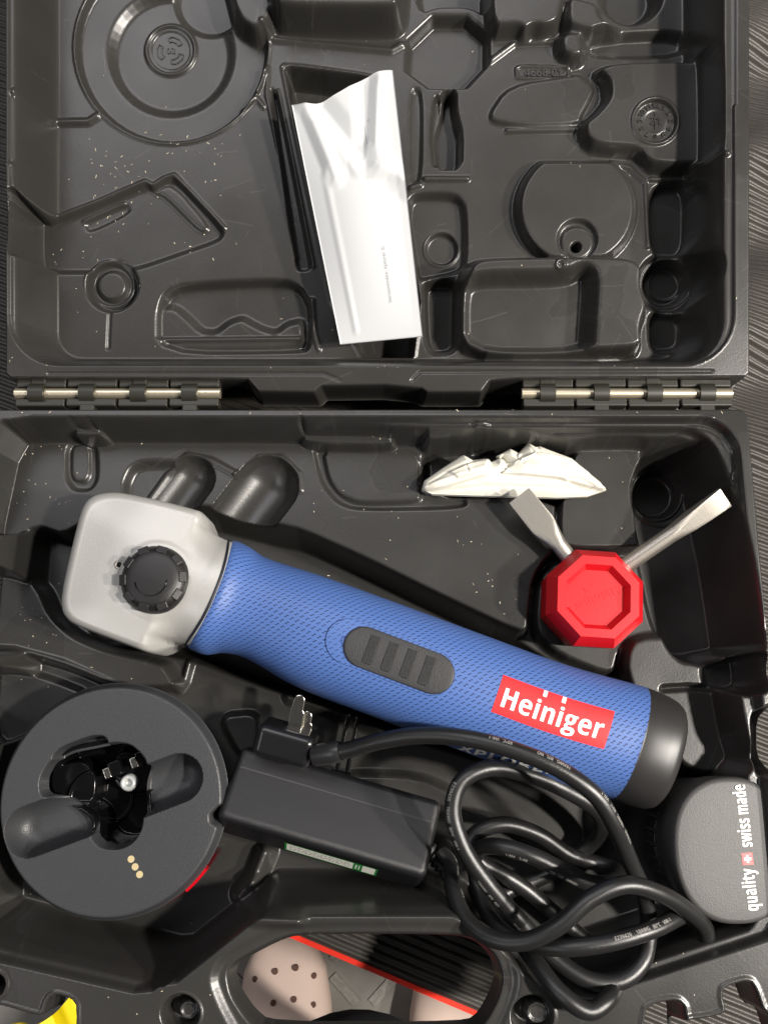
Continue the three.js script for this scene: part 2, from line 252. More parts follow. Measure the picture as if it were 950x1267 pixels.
  fing(236, 593, 176, 672, 32, 9.5); fing(330, 602, 262, 690, 42, 12);
  tray.ridge(1.2, 2.2, [[176, 625], [205, 585], [232, 564], [262, 570], [290, 585]], DK); tray.ridge(1, 2, [[292, 588], [320, 567], [348, 566], [370, 586], [372, 606]], DK);
  tray.set(-33, 3, [[388, 550], [400, 556], [520, 556], [524, 612], [574, 615], [577, 628], [440, 630], [416, 620], [399, 598], [392, 575]], DK); tray.set(-30.5, 2.5, [[398, 552], [518, 552], [519, 608], [521, 620], [445, 623], [420, 612], [406, 592]], DK);
  tray.set(-21, 3, [[374, 527], [380, 534], [484, 534], [490, 548], [372, 546]], -15); tray.set(-14, 2, [[95, 526], [110, 532], [120, 526], [130, 540], [90, 540]], -14);
  // packet bed, charger and adapter beds, cable bed
  tray.set(-40, 5, [[527, 552], [700, 552], [698, 606], [529, 606]], DK);
  tray.ring(1.4, 2, 592, 546, 9, -22);
  tray.ridge(9, 6, [[330, 1052], [318, 1082], [300, 1105]], DP); tray.ridge(5, 5, [[318, 1088], [330, 1104], [380, 1108]], DP);
  tray.set(-44, 5, [[424, 955], [520, 958], [566, 980], [560, 1003], [470, 986], [424, 975]], DP);
  tray.set(-46, 4, [[270, 885], [322, 880], [322, 925], [300, 940]], DP);
  tray.ridge(6, 5, [[360, 862], [400, 872], [470, 902]], DP);
  // front strip: handle, pegs and latch openings
  const hole = tray.pts([[283, 1206], [292, 1194], [350, 1164], [385, 1160], [560, 1160], [592, 1168], [612, 1188], [620, 1212], [614, 1236], [598, 1266], [580, 1280], [330, 1280], [308, 1262], [288, 1232]], 0, 2);
  tray.setW(-2.2, 5, tray.pts([[262, 1212], [276, 1184], [340, 1150], [385, 1144], [565, 1144], [605, 1154], [632, 1182], [640, 1214], [632, 1246], [612, 1290], [300, 1290], [276, 1248]], 0, 2));
  tray.setW(-13, 4, hole); tray.clipIn(hole, 0.0014);
  for (const [px, py, r] of [[228, 1253, 15], [663, 1256, 17]]) { tray.disc(-11, 3, px - 5, py + 1, r + 6, 0); tray.disc(-3.5, 2, px + 3, py + 1, r - 2, 0); tray.disc(-4.8, 1.5, px + 3, py + 1, r - 6, 0); tray.ring(0.7, 1.2, px - 3, py + 1, r + 9, 0); }
  for (const h of [[[-40, 1240], [0, 1247], [48, 1261], [57, 1258], [63, 1238], [70, 1234], [86, 1239], [92, 1247], [88, 1310], [-40, 1310]], [[-12, 1206], [1, 1210], [4, 1218], [0, 1228], [-12, 1228]], [[700, 1262], [712, 1254], [736, 1250], [744, 1258], [748, 1320], [700, 1320]].map(([a, b]) => [a + 100, b - 9]), [[896, 1227], [905, 1222], [925, 1217], [931, 1226], [941, 1255], [958, 1258], [975, 1310], [843, 1310], [843, 1267], [880, 1263], [902, 1255]]]) {
    const p = tray.pts(h, 0, 1); tray.setW(-20, 3, p); tray.clipIn(p, 0.0014); const q = p; tray.each(q, 0.004, (k, x, z) => { const d = sdf(q, x, z); if (d > 0.0008 && d < 0.0036) tray.h[k] += 0.0006 * Math.sin((d - 0.0008) / 0.0028 * Math.PI); });
  }
  // outside wall
  const out = rrect(xL, xR, zT, zB, 0.006); tray.each(out, 0.01, (k, x, z) => { const d = sdf(out, x, z); if (d > -0.002) { const s = sm((d + 0.002) / 0.0055); tray.h[k] += ((z > zB - 0.006 ? -0.014 : -0.078) - tray.h[k]) * s; } }); tray.clipOut(out, 0.0034);
  for (let j = 0; j < tray.nz; j++) for (let i = 0; i < tray.nx; i++) { const x = i * 0.0006, z = j * 0.0006; tray.h[j * tray.nx + i] += 0.00035 * (fbm(x * 28, z * 28, 1000, 2) - 0.5); }
}
mesh('tray', tray.geometry(RIM), trayMat, caseG);

// ------------------------------------------------------------------ the case: lid lying open
const lidX0 = atLid(4, 430, 0).x, lidX1 = atLid(930, 300, 0).x, lidZ0 = -0.305;
const lid = new Field(lidX0 - 0.006, lidX1 + 0.006, lidZ0 - 0.006, 0.006, 0.0006, atLid);
const LF = -38; lid.soft = 1.25;
{
  const L = lid, zb = (py) => atLid(470, py, 0).z;
  const outPx = [[-30, 470], [262, 471], [305, 472], [318, 487], [390, 488], [398, 480], [475, 479], [520, 483], [527, 488], [597, 488], [607, 474], [640, 471], [960, 469]].map(([a, b]) => { const v = atLid(a, b, 0); return [Math.max(lidX0, Math.min(lidX1, v.x)), v.z]; });
  const out = [[lidX0, lidZ0 + 0.01], [lidX0 + 0.01, lidZ0], [lidX1 - 0.01, lidZ0], [lidX1, lidZ0 + 0.01], [lidX1, outPx.at(-1)[1] - 0.003], [lidX1 - 0.003, outPx.at(-1)[1]], ...outPx.slice(1, -1).reverse(), [lidX0 + 0.003, outPx[0][1]], [lidX0, outPx[0][1] - 0.003]];
  const ix0 = atLid(20, 200, 0).x, ix1 = atLid(894, 300, 0).x, iz1 = zb(447);
  const inner = rrect(ix0, ix1, lidZ0 + 0.012, iz1, 0.02);
  const bead = rrect(ix0 - 0.004, atLid(908, 300, 0).x, lidZ0 + 0.008, zb(452), 0.026);
  L.each(bead, 0.004, (k, x, z) => { const d = Math.abs(sdf(bead, x, z)); if (d < 0.0012) L.h[k] += 0.0007 * (0.5 + 0.5 * Math.cos(Math.PI * d / 0.0012)); });
  L.setW(-1.6, 2, bead);
  L.setW(LF, 9, rrect(ix0 + 0.003, ix1 - 0.003, lidZ0 + 0.015, iz1 - 0.003, 0.018));
  // charger disc
  L.disc(LF - 4, 3, 213, 58, 117, LF); L.ring(1.1, 1.7, 213, 58, 120, LF); L.disc(LF - 8, 7, 212, 66, 74, LF - 4);
  L.ring(1.5, 1.8, 212, 63, 30, LF - 8); L.ring(0.6, 0.9, 212, 63, 25, LF - 8);
  L.disc(LF - 11, 5, 262, 0, 44, LF - 8);
  L.set(LF + 12, 6, [[270, -60], [345, -60], [338, 20], [318, 40], [290, 22]], LF + 12);
  // step on the left, bracket-shaped recess
  L.ridge(1.8, 2.4, [[52, 152], [110, 151], [121, 144]], LF);
  const brk = [[46, 262], [62, 276], [120, 254], [180, 228], [190, 234], [204, 224], [216, 220], [276, 284], [272, 296], [220, 314], [165, 333], [110, 336], [60, 336], [46, 334]];
  L.set(LF - 4, 4, brk, LF); L.ridge(1.3, 1.8, [[62, 273], [120, 251], [180, 225], [190, 230], [204, 221], [216, 217], [277, 282]], LF);
  L.set(LF - 5.5, 2.5, [[106, 277], [158, 254], [164, 264], [112, 290]], LF - 6); L.ridge(0.9, 1.4, [[106, 276], [156, 254]], LF - 6);
  L.set(LF - 2.5, 3, [[190, 240], [214, 228], [262, 284], [250, 290], [205, 244]], LF - 5);
  L.disc(LF - 7, 3, 139, 353, 31, LF); L.ring(1.8, 2.2, 139, 353, 27, LF - 5); L.disc(LF - 3, 3, 140, 354, 18, LF - 4); L.ring(0.7, 1, 140, 354, 19, LF - 3);
  L.ridge(-1.2, 1.5, [[136, 384], [134, 430]], LF);
  // finger grip recess
  L.set(LF - 8, 4, [[199, 376], [206, 362], [228, 353], [350, 347], [372, 356], [384, 380], [382, 428], [376, 434], [200, 434]], LF);
  L.set(LF - 3.5, 5.5, [[199, 380], [218, 380], [234, 394], [250, 410], [268, 411], [284, 398], [300, 393], [312, 400], [326, 407], [342, 411], [356, 400], [376, 396], [377, 434], [199, 436]], LF - 5);
  L.ridge(1.6, 1.6, [[203, 422], [370, 420]], LF - 5); L.ridge(1.4, 2, [[386, 372], [388, 410], [394, 432]], LF);
  // long grooves beside the leaflet slot
  L.set(LF - 5, 2.5, [[335, 110], [344, 118], [384, 326], [382, 333], [370, 334], [366, 326]], LF, 1); L.ridge(1.2, 1.4, [[326, 92], [332, 84], [330, 118], [346, 190], [366, 318]], LF); L.ridge(1, 1.2, [[344, 112], [388, 330]], LF);
  L.ridge(1.7, 1.5, [[329, 88], [319, 115]], LF); L.ridge(1.3, 1.8, [[300, 135], [318, 122], [326, 132]], LF);
  // raised blocks at the back
  L.set(-14, 7, [[330, -80], [336, 2], [348, 10], [440, 12], [488, 12], [498, 4], [502, -80]], -14);
  L.ridge(1.4, 2.2, [[328, 40], [338, 49], [400, 55], [484, 63], [497, 56]], LF);
  L.set(LF - 9, 4, [[506, 50], [536, 21], [577, 21], [603, 44], [603, 78], [577, 106], [531, 106], [504, 86]], LF, 0); L.ridge(1.2, 1.4, [[505, 60], [506, 50], [536, 20], [577, 20], [603, 44]], LF);
  L.set(LF - 14, 5, [[512, -60], [596, -60], [612, 4], [604, 20], [580, 8], [540, 8], [520, 16]], LF - 3);
  L.set(LF - 2, 3, [[508, 110], [522, 112], [521, 222], [508, 226]], LF); L.set(LF - 12, 3.5, [[549, 112], [562, 112], [563, 138], [570, 166], [569, 207], [541, 207], [537, 166], [546, 138]], LF, 1); L.set(LF - 6, 2.5, [[533, 166], [538, 120], [546, 120], [546, 140], [538, 166], [541, 205], [536, 204]], LF, 1);
  L.ridge(1.7, 1.8, [[526, 222], [578, 222]], LF); L.ridge(1.4, 1.8, [[508, 233], [520, 229]], LF);
  L.set(LF - 6, 4, [[505, 254], [514, 241], [562, 241], [575, 254], [576, 325], [566, 336], [517, 346], [505, 340]], LF); L.disc(LF - 9, 2.5, 546, 308, 19, LF - 5); L.ring(0.8, 1.2, 546, 308, 21, LF - 5);
  L.set(LF - 9, 5, [[524, 356], [534, 348], [560, 348], [566, 360], [566, 425], [556, 436], [528, 436]], LF);
  // cutter bed on the lower right
  L.set(-16, 7, [[573, 344], [582, 322], [600, 314], [690, 312], [780, 313], [799, 326], [797, 352], [806, 376], [797, 402], [799, 426], [780, 436], [572, 438]], -16);
  L.set(-29, 8, [[574, 356], [590, 342], [700, 341], [722, 330], [734, 340], [730, 400], [728, 434], [574, 434]], -18);
  L.ring(1.3, 1.4, 693, 327, 5, -16);
  // round cover plate
  const cov = []; for (let k = 0; k < 48; k++) { const a = k / 48 * Math.PI * 2; cov.push([714 + 70 * Math.cos(a), Math.max(200, Math.min(318, 256 + 70 * Math.sin(a)))]); }
  L.set(LF + 6, 3, cov.map(([a, b]) => [714 + (a - 714) * 1.07, 256 + (b - 256) * 1.05]), LF + 6, 0); L.set(LF + 9, 2.4, cov, LF + 9, 0);
  L.disc(LF + 5.5, 2, 714, 296, 24, LF + 9); L.disc(LF + 7.5, 2, 714, 300, 20, LF + 8); L.disc(LF - 10, 1.6, 713, 305, 5, LF + 9);
  L.ridge(1.3, 1.6, [[755, 202], [778, 208], [797, 226], [801, 305]], LF);
  // stamped number plate, steps, date wheel plateau
  L.set(LF + 1.2, 1.4, [[636, 84], [642, 81], [698, 82], [705, 86], [704, 96], [698, 99], [642, 99], [637, 96]], LF);
  L.set(LF + 0.2, 1, [[640, 86], [644, 84], [696, 85], [701, 88], [701, 94], [696, 96], [644, 96], [640, 94]], LF);
  L.set(LF + 2.5, 3, [[628, 108], [715, 94], [722, 100], [734, 112], [726, 130], [718, 144], [716, 156], [640, 158], [600, 150]], LF);
  L.ridge(1.6, 2.2, [[628, 162], [716, 160]], LF); L.ridge(1.4, 2, [[604, 78], [636, 54], [688, 52]], LF);
  L.set(LF + 10, 5, [[738, 84], [760, 74], [850, 72], [866, 74], [868, 134], [868, 200], [864, 205], [812, 204], [800, 196], [790, 183], [738, 180], [724, 168], [722, 150], [738, 138], [754, 118], [752, 96]], LF + 10);
  L.ridge(1.2, 2, [[726, 174], [738, 181], [790, 184], [812, 205], [862, 206]], LF + 10); L.ridge(1.4, 1.8, [[804, 222], [868, 223]], LF);
  L.disc(LF + 8.5, 1.6, 810, 150, 26, LF + 10); L.ring(1.2, 1.6, 810, 150, 28, LF + 10); L.ring(0.5, 0.8, 810, 150, 15, LF + 9);
  L.set(LF + 12, 5, [[606, -60], [706, -60], [700, -4], [692, 26], [676, 33], [660, 31], [650, 38], [640, 31], [606, 33]], LF + 12);
  L.set(LF + 9, 6, [[692, 44], [702, 36], [722, 38], [724, 68], [708, 72], [694, 62]], LF + 9); L.set(LF + 11, 6, [[700, -10], [742, 0], [744, 18], [768, 28], [774, 36], [762, 42], [724, 38], [700, 30]], LF + 11);
  L.disc(LF - 12, 7, 778, -4, 34, LF - 4); L.set(LF - 5, 5, [[726, 46], [846, 40], [846, 68], [728, 70]], LF);
  // lower right corner well
  L.set(LF - 7, 4, [[802, 232], [852, 226], [852, 300], [840, 318], [806, 316]], LF);
  L.disc(LF - 6, 4, 826, 350, 36, LF); L.disc(LF - 14, 4, 822, 352, 26, LF - 6); L.ring(1.2, 1.5, 822, 352, 29, LF - 8); L.ring(1, 1.3, 822, 352, 20, LF - 13);
  L.set(LF - 8, 5, [[804, 384], [846, 390], [846, 432], [806, 436]], LF);
  // leaflet slot
  L.set(LF + 1, 3, [[346, 84], [352, 78], [468, 94], [476, 102], [536, 444], [424, 446]], LF, 1);
  L.set(-62, 3, [[354, 88], [360, 85], [460, 98], [470, 106], [528, 440], [430, 440]], LF, 1);
  // rim mouldings
  L.ridge(-0.9, 1, [[420, 470], [400, 462], [60, 462]], 0); L.ridge(-0.9, 1, [[510, 470], [520, 460], [880, 459]], 0);
  L.ridge(-1, 1, [[909, -40], [909, 128]], 0); L.ridge(1.6, 3, [[14, 205], [16, 235]], 0); 
  L.each(out, 0.01, (k, x, z) => { const d = sdf(out, x, z); if (d > -0.002) { const s = sm((d + 0.002) / 0.005); L.h[k] += (-0.028 - L.h[k]) * s; } }); L.clipOut(out, 0.003);
  for (let j = 0; j < L.nz; j++) for (let i = 0; i < L.nx; i++) { const x = i * 0.0006, z = j * 0.0006; L.h[j * L.nx + i] += 0.0004 * (fbm(x * 26 + 40, z * 26, 1000, 2) - 0.5); }
}
const lidMesh = mesh('lid', lid.geometry(0), lidMat, caseG); lidMesh.position.set(0, RIM, HZ); lidMesh.rotation.x = LT;
{
  // stamped characters stand proud of the plastic
  const on = (px, py, mm) => { const v = atLid(px, py, mm); v.y = lid.height(v.x, v.z) - 0.0001; return v; };
  const gs = [textOn('4668-01', 0.0042, 0.0008, 0, on(671, 90.5, LF))];
  mesh('stamped_number', mergeGeometries(gs), lidMat, lidMesh);
  const ring = []; const c = on(810, 150, LF + 8.5);
  for (let k = 1; k <= 12; k++) { const a = k / 12 * Math.PI * 2, g = textOn(String(k), 0.0026, 0.0007, -a, new THREE.Vector3(c.x + 0.0085 * Math.sin(a), c.y, c.z - 0.0085 * Math.cos(a))); ring.push(g); }
  ring.push(textOn('21', 0.0042, 0.0007, 0, new THREE.Vector3(c.x, c.y, c.z)));
  const arrow = new THREE.BoxGeometry(0.0006, 0.0008, 0.009); arrow.translate(c.x, c.y + 0.0003, c.z); const ar2 = arrow.toNonIndexed(); ring.push(ar2);
  mesh('date_wheel', mergeGeometries(ring.map((g) => g.index ? g.toNonIndexed() : g)), lidMat, lidMesh);
  const e = on(212, 63, LF - 8), em = [textOn('02', 0.0034, 0.0007, 0, new THREE.Vector3(e.x, e.y, e.z))];
  for (let k = 0; k < 3; k++) {                       // three bent arrows round the number
    const a0 = k * Math.PI * 2 / 3 + 0.3, pts = []; for (const [r, d] of [[0.0072, 0], [0.0079, 0.35], [0.0079, 0.9], [0.0072, 1.25]]) pts.push([e.x + r * Math.cos(a0 + d), e.z + r * Math.sin(a0 + d)]);
    const pi = []; for (const [r, d] of [[0.0048, 1.2], [0.0052, 0.9], [0.0052, 0.35], [0.0048, 0.05]]) pi.push([e.x + r * Math.cos(a0 + d), e.z + r * Math.sin(a0 + d)]);
    const all = [...pts, ...pi]; for (let i = 0; i < all.length; i++) { const p = all[i], q = all[(i + 1) % all.length], l = Math.hypot(q[0] - p[0], q[1] - p[1]); const b = new THREE.BoxGeometry(l, 0.0009, 0.0006); b.rotateY(-Math.atan2(q[1] - p[1], q[0] - p[0])); b.translate((p[0] + q[0]) / 2, e.y + 0.0003, (p[1] + q[1]) / 2); em.push(b.toNonIndexed()); }
  }
  mesh('recycling_emblem', mergeGeometries(em.map((g) => g.index ? g.toNonIndexed() : g)), lidMat, lidMesh);
}
{
  // hinges: steel pin in plastic knuckles
  const hy = RIM - 0.004;
  for (const [x0, x1, ks] of [[20, 273, [48, 110, 173, 236]], [645, 904, [676, 742, 807, 872]]]) {
    const a = at(x0, 487, hy), b = at(x1, 487, hy);
    const pin = new THREE.CylinderGeometry(0.0027, 0.0027, b.x - a.x, 20); pin.rotateZ(Math.PI / 2); const pm = mesh('hinge_pin', pin, M.pin, caseG); pm.position.set((a.x + b.x) / 2, hy, a.z);
    ks.forEach((k, i) => {
      const c = at(k, 487, hy), kg = new THREE.CylinderGeometry(0.0052, 0.0052, 0.0078, 24); kg.rotateZ(Math.PI / 2); const km = mesh('hinge_knuckle', kg, M.knuckle, caseG); km.position.set(c.x, hy, a.z);
      const tail = mesh('hinge_knuckle_arm', new RoundedBoxGeometry(0.0078, 0.006, 0.01, 2, 0.001), M.knuckle, caseG); tail.position.set(c.x, hy - 0.001, a.z + (i % 2 ? 0.0055 : -0.0055));
    });
    for (const s of [-1, 1]) for (let i = 0; i < 4; i++) { const l = (b.x - a.x) / 4; const bl = mesh('hinge_leaf', new RoundedBoxGeometry(l - 0.0008, 0.007, 0.0042, 2, 0.0009), M.knuckle, caseG); bl.position.set(a.x + l * (i + 0.5), hy - 0.002 + (i % 2 ? 0.0006 : 0), a.z + s * 0.0052); }
  }
}

// ------------------------------------------------------------------ hand clipper
const AX = 0.064, cA = at(297, 740, AX), cB = at(758, 914, AX), yaw = -Math.atan2(cB.z - cA.z, cB.x - cA.x);
const clipper = group('hand_clipper', new THREE.Vector3(cA.x, AX, cA.z)); clipper.rotation.y = yaw;
tag(clipper, 'blue cordless hand clipper with silver head lying across the tray', 'clipper');
const loc = (px, py, y) => { const v = at(px, py, y), dx = v.x - cA.x, dz = v.z - cA.z, c = Math.cos(yaw), s = Math.sin(yaw); return [c * dx - s * dz, s * dx + c * dz, y - AX]; };
const lerpTab = (tab, x) => { if (x <= tab[0][0]) return tab[0][1]; for (let i = 0; i + 1 < tab.length; i++) if (x <= tab[i + 1][0]) { const [a, ya] = tab[i], [b, yb] = tab[i + 1], m = (j) => { const p = tab[Math.max(0, j - 1)], q = tab[Math.min(tab.length - 1, j + 1)]; return (q[1] - p[1]) / (q[0] - p[0]); }; const h = b - a, t = (x - a) / h, t2 = t * t, t3 = t2 * t; return (2 * t3 - 3 * t2 + 1) * ya + (t3 - 2 * t2 + t) * h * m(i) + (-2 * t3 + 3 * t2) * yb + (t3 - t2) * h * m(i + 1); } return tab.at(-1)[1]; };
const topTab = [[281, 668], [295, 671], [310, 678], [330, 691], [400, 714], [500, 750], [600, 787], [700, 823], [800, 851]].map(([a, b]) => loc(a, b, AX)).map(([x, z]) => [x, z]);
const botTab = [[235, 803], [253, 810], [274, 808], [300, 813], [327, 827], [354, 843], [388, 859], [476, 892], [560, 925], [640, 955], [700, 974], [748, 986]].map(([a, b]) => loc(a, b, AX)).map(([x, z]) => [x, z]);
const gx0 = Math.max(topTab[0][0], botTab[0][0]) - 0.002, gx1 = (topTab.at(-1)[0] + botTab.at(-1)[0]) / 2;
const section = (x) => { const a = lerpTab(topTab, x), b = lerpTab(botTab, x); return [(a + b) / 2, (b - a) / 2]; };
const sup = (a, e = 2.25) => { const c = Math.cos(a), s = Math.sin(a); return [Math.sign(c) * Math.pow(Math.abs(c), 2 / e), Math.sign(s) * Math.pow(Math.abs(s), 2 / e)]; };
// point on the grip: x along the axis, a round it (0 = far side, quarter turn = top)
function gripPoint(x, a, off = 0) { const [zc, r] = section(x), [c, s] = sup(a); const ry = Math.min(r, 0.0305) * 0.98; return [x, s * (ry + off), zc - c * (r + off)]; }
{
  const NS = 170, NA = 96, P = [], U = [], I = [], lips = [];
  for (let i = 0; i < NS; i++) for (let j = 0; j <= NA; j++) {
    const a = j / NA * Math.PI * 2, t = i / (NS - 1); const bulge = 0.009 * Math.max(0, Math.sin(a)) ** 1.5; const x = gx0 + bulge + (gx1 - gx0 - bulge) * t, p = gripPoint(x, a, t < 0.012 ? -0.0012 * (1 - t / 0.012) : 0);
    P.push(...p); U.push(x, a * 0.029);
  }
  for (let i = 0; i + 1 < NS; i++) for (let j = 0; j < NA; j++) { const a = i * (NA + 1) + j; I.push(a, a + NA + 1, a + 1, a + 1, a + NA + 1, a + NA + 2); }
  const g = new THREE.BufferGeometry(); g.setAttribute('position', new THREE.Float32BufferAttribute(P, 3)); g.setAttribute('uv', new THREE.Float32BufferAttribute(U, 2)); g.setIndex(I); g.computeVertexNormals();
  // knurl: short stepped dark strokes moulded into the blue rubber
  const c = document.createElement('canvas'); c.width = c.height = 256; const k = c.getContext('2d'); k.fillStyle = '#42609b'; k.fillRect(0, 0, 256, 256);
  const b = document.createElement('canvas'); b.width = b.height = 256; const kb = b.getContext('2d'); kb.fillStyle = '#c0c0c0'; kb.fillRect(0, 0, 256, 256);
  for (const [q, col, w] of [[k, '#16254f', 7], [kb, '#202020', 9]]) { q.strokeStyle = col; q.lineWidth = w; q.lineCap = 'round'; for (let i = -1; i < 5; i++) for (let j = -1; j < 5; j++) { const x = i * 64 + (j & 1 ? 32 : 0), y = j * 64 + 18; q.beginPath(); q.moveTo(x, y); q.lineTo(x + 14, y); q.lineTo(x + 21, y + 24); q.lineTo(x + 37, y + 24); q.stroke(); } }
  const mk = (cv, s) => { const t = new THREE.CanvasTexture(cv); t.wrapS = t.wrapT = THREE.RepeatWrapping; t.repeat.set(1 / 0.0112, 1 / 0.0092); if (s) t.colorSpace = THREE.SRGBColorSpace; return t; };
  mesh('grip', g, new THREE.MeshPhysicalMaterial({ map: mk(c, true), bumpMap: mk(b), bumpScale: 0.00035, roughness: 0.5 }), clipper);
  // end cap
  const EP = [], EI = []; const st = [[0, 1], [0.0006, 0.985], [0.001, 1.0], [0.006, 1.0], [0.012, 0.985], [0.0165, 0.95], [0.019, 0.9], [0.0205, 0.82], [0.021, 0.6], [0.021, 0]];
  for (const [dx, f] of st) for (let j = 0; j <= NA; j++) { const a = j / NA * Math.PI * 2, p = gripPoint(gx1, a), [zc] = section(gx1); EP.push(gx1 + dx + (f > 0.95 ? 0.0 : 0), p[1] * f, zc + (p[2] - zc) * f); }
  for (let i = 0; i + 1 < st.length; i++) for (let j = 0; j < NA; j++) { const a = i * (NA + 1) + j; EI.push(a, a + NA + 1, a + 1, a + 1, a + NA + 1, a + NA + 2); }
  const eg = new THREE.BufferGeometry(); eg.setAttribute('position', new THREE.Float32BufferAttribute(EP, 3)); eg.setIndex(EI); eg.computeVertexNormals(); eg.setAttribute('uv', new THREE.Float32BufferAttribute(new Float32Array(EP.length / 3 * 2), 2));
  mesh('end_cap', eg, std(0x262525, 0.42), clipper);
  // badge and lettering wrapped on the grip
  const wrap = (geo, cx, ca, turn, off) => { geo = new TessellateModifier(0.0012, 5).modify(geo.index ? geo.toNonIndexed() : geo); const p = geo.attributes.position; for (let i = 0; i < p.count; i++) { const x = p.getX(i), y = p.getY(i), z = p.getZ(i), u = x * Math.cos(turn) - y * Math.sin(turn), v = x * Math.sin(turn) + y * Math.cos(turn); const q = gripPoint(cx + u, ca - v / 0.0295, off + z); p.setXYZ(i, ...q); } geo.computeVertexNormals(); return geo; };
  const bc = loc(683, 882, AX + 0.026); const ba = Math.PI / 2 + Math.asin(Math.min(0.95, (bc[1] - section(bc[0])[0]) / 0.0295));
  const bw = 0.0535, bh = 0.0165; const badge = mesh('badge', wrap(new THREE.PlaneGeometry(bw, bh, 30, 14), bc[0], ba, 0, 0.00012), std(0xc8161c, 0.5), clipper);
  const tg = []; const ht = text('Heiniger', 0.0074, 0.0001); ht.computeBoundingBox(); ht.scale(0.0475 / (ht.boundingBox.max.x - ht.boundingBox.min.x), 1, 1); ht.translate(0, -0.002, 0); tg.push(ht); for (const x of [-0.0058, 0.0032]) { const q = new THREE.BoxGeometry(0.0018, 0.003, 0.0001, 1, 1, 1).toNonIndexed(); q.translate(x, bh / 2 - 0.0018, 0.00005); tg.push(q); }
  mesh('lettering', wrap(mergeGeometries(tg.map((q) => q.index ? q.toNonIndexed() : q)), bc[0], ba, 0, 0.00025), std(0xf4f2ee, 0.5), clipper);
  const sc = loc(628, 940, AX + 0.012), sa = Math.PI / 2 + Math.asin(Math.min(0.96, (sc[1] - section(sc[0])[0]) / 0.0295)) + 0.05; const xt = text('XPLORER', 0.0078, 0.0001); const m4 = new THREE.Matrix4().makeShear(0.25, 0, 0, 0, 0, 0); xt.applyMatrix4(m4);
  mesh('model_lettering', wrap(xt, sc[0], sa, 0, 0.0002), std(0xe8e6e0, 0.5), clipper);
  const zero = text('0', 0.0038, 0.0001, fontRegular); const zc = loc(425, 793, AX + 0.029); mesh('switch_mark', wrap(zero, zc[0], Math.PI / 2 + (zc[1] - section(zc[0])[0]) / 0.03, 0.6, 0.0002), std(0x16306e, 0.5), clipper);
  // slide switch
  const s0 = loc(450, 800, AX + 0.03), s1 = loc(537, 833, AX + 0.03), sx = (s0[0] + s1[0]) / 2, sz = (s0[1] + s1[1]) / 2, sl = (s1[0] - s0[0]) / 2, sr = 0.0096, ol = [];
  for (let i = 0; i <= 20; i++) { const a = -Math.PI / 2 + i / 20 * Math.PI; ol.push([sx + sl + sr * Math.cos(a), sz + sr * Math.sin(a)]); } for (let i = 0; i <= 20; i++) { const a = Math.PI / 2 + i / 20 * Math.PI; ol.push([sx - sl + sr * Math.cos(a), sz + sr * Math.sin(a)]); }
  const ytop = (x, z) => { const [zc, r] = section(x), ry = Math.min(r, 0.0305) * 0.98, d = Math.abs(z - zc) / r; return ry * Math.pow(Math.max(0, 1 - Math.pow(d, 2.25)), 1 / 2.25); };
  const sw = pillow(ol, [[1, -0.001], [1, 0.0006], [0.985, 0.0011], [0.95, 0.0013], [0.8, 0.0013], [0.5, 0.0013], [0.2, 0.0013], [0, 0.0013]], (x, z) => ytop(x, z), [sx, sz]);
  const swm = mesh('slide_switch', sw, M.blackTex, clipper);
  mesh('switch_surround', pillow(ol.map(([x, z]) => [sx - 0.0045 + (x - sx) * 1.17, sz + (z - sz) * 1.12]), [[1, -0.001], [1, 0.0002], [0.98, 0.0003], [0.7, 0.0003], [0.3, 0.0003], [0, 0.0003]], (x, z) => ytop(x, z), [sx - 0.0045, sz]), new THREE.MeshPhysicalMaterial({ map: mk(c, true), roughness: 0.5 }), clipper);
  for (let i = 0; i < 4; i++) { const rx = sx + (i - 1.5) * 0.0092, gg = new THREE.BoxGeometry(0.0042, 0.0016, 0.0135, 1, 1, 8), p = gg.attributes.position; for (let q = 0; q < p.count; q++) { const x = rx + p.getX(q), z = sz + p.getZ(q); p.setXYZ(q, x, ytop(rx, z) + 0.0014 + p.getY(q) + (p.getX(q) > 0 ? 0.0006 : -0.0006), z); } gg.computeVertexNormals(); mesh('switch_rib', toCreasedNormals(gg, 0.5), M.blackTex, swm); }
}
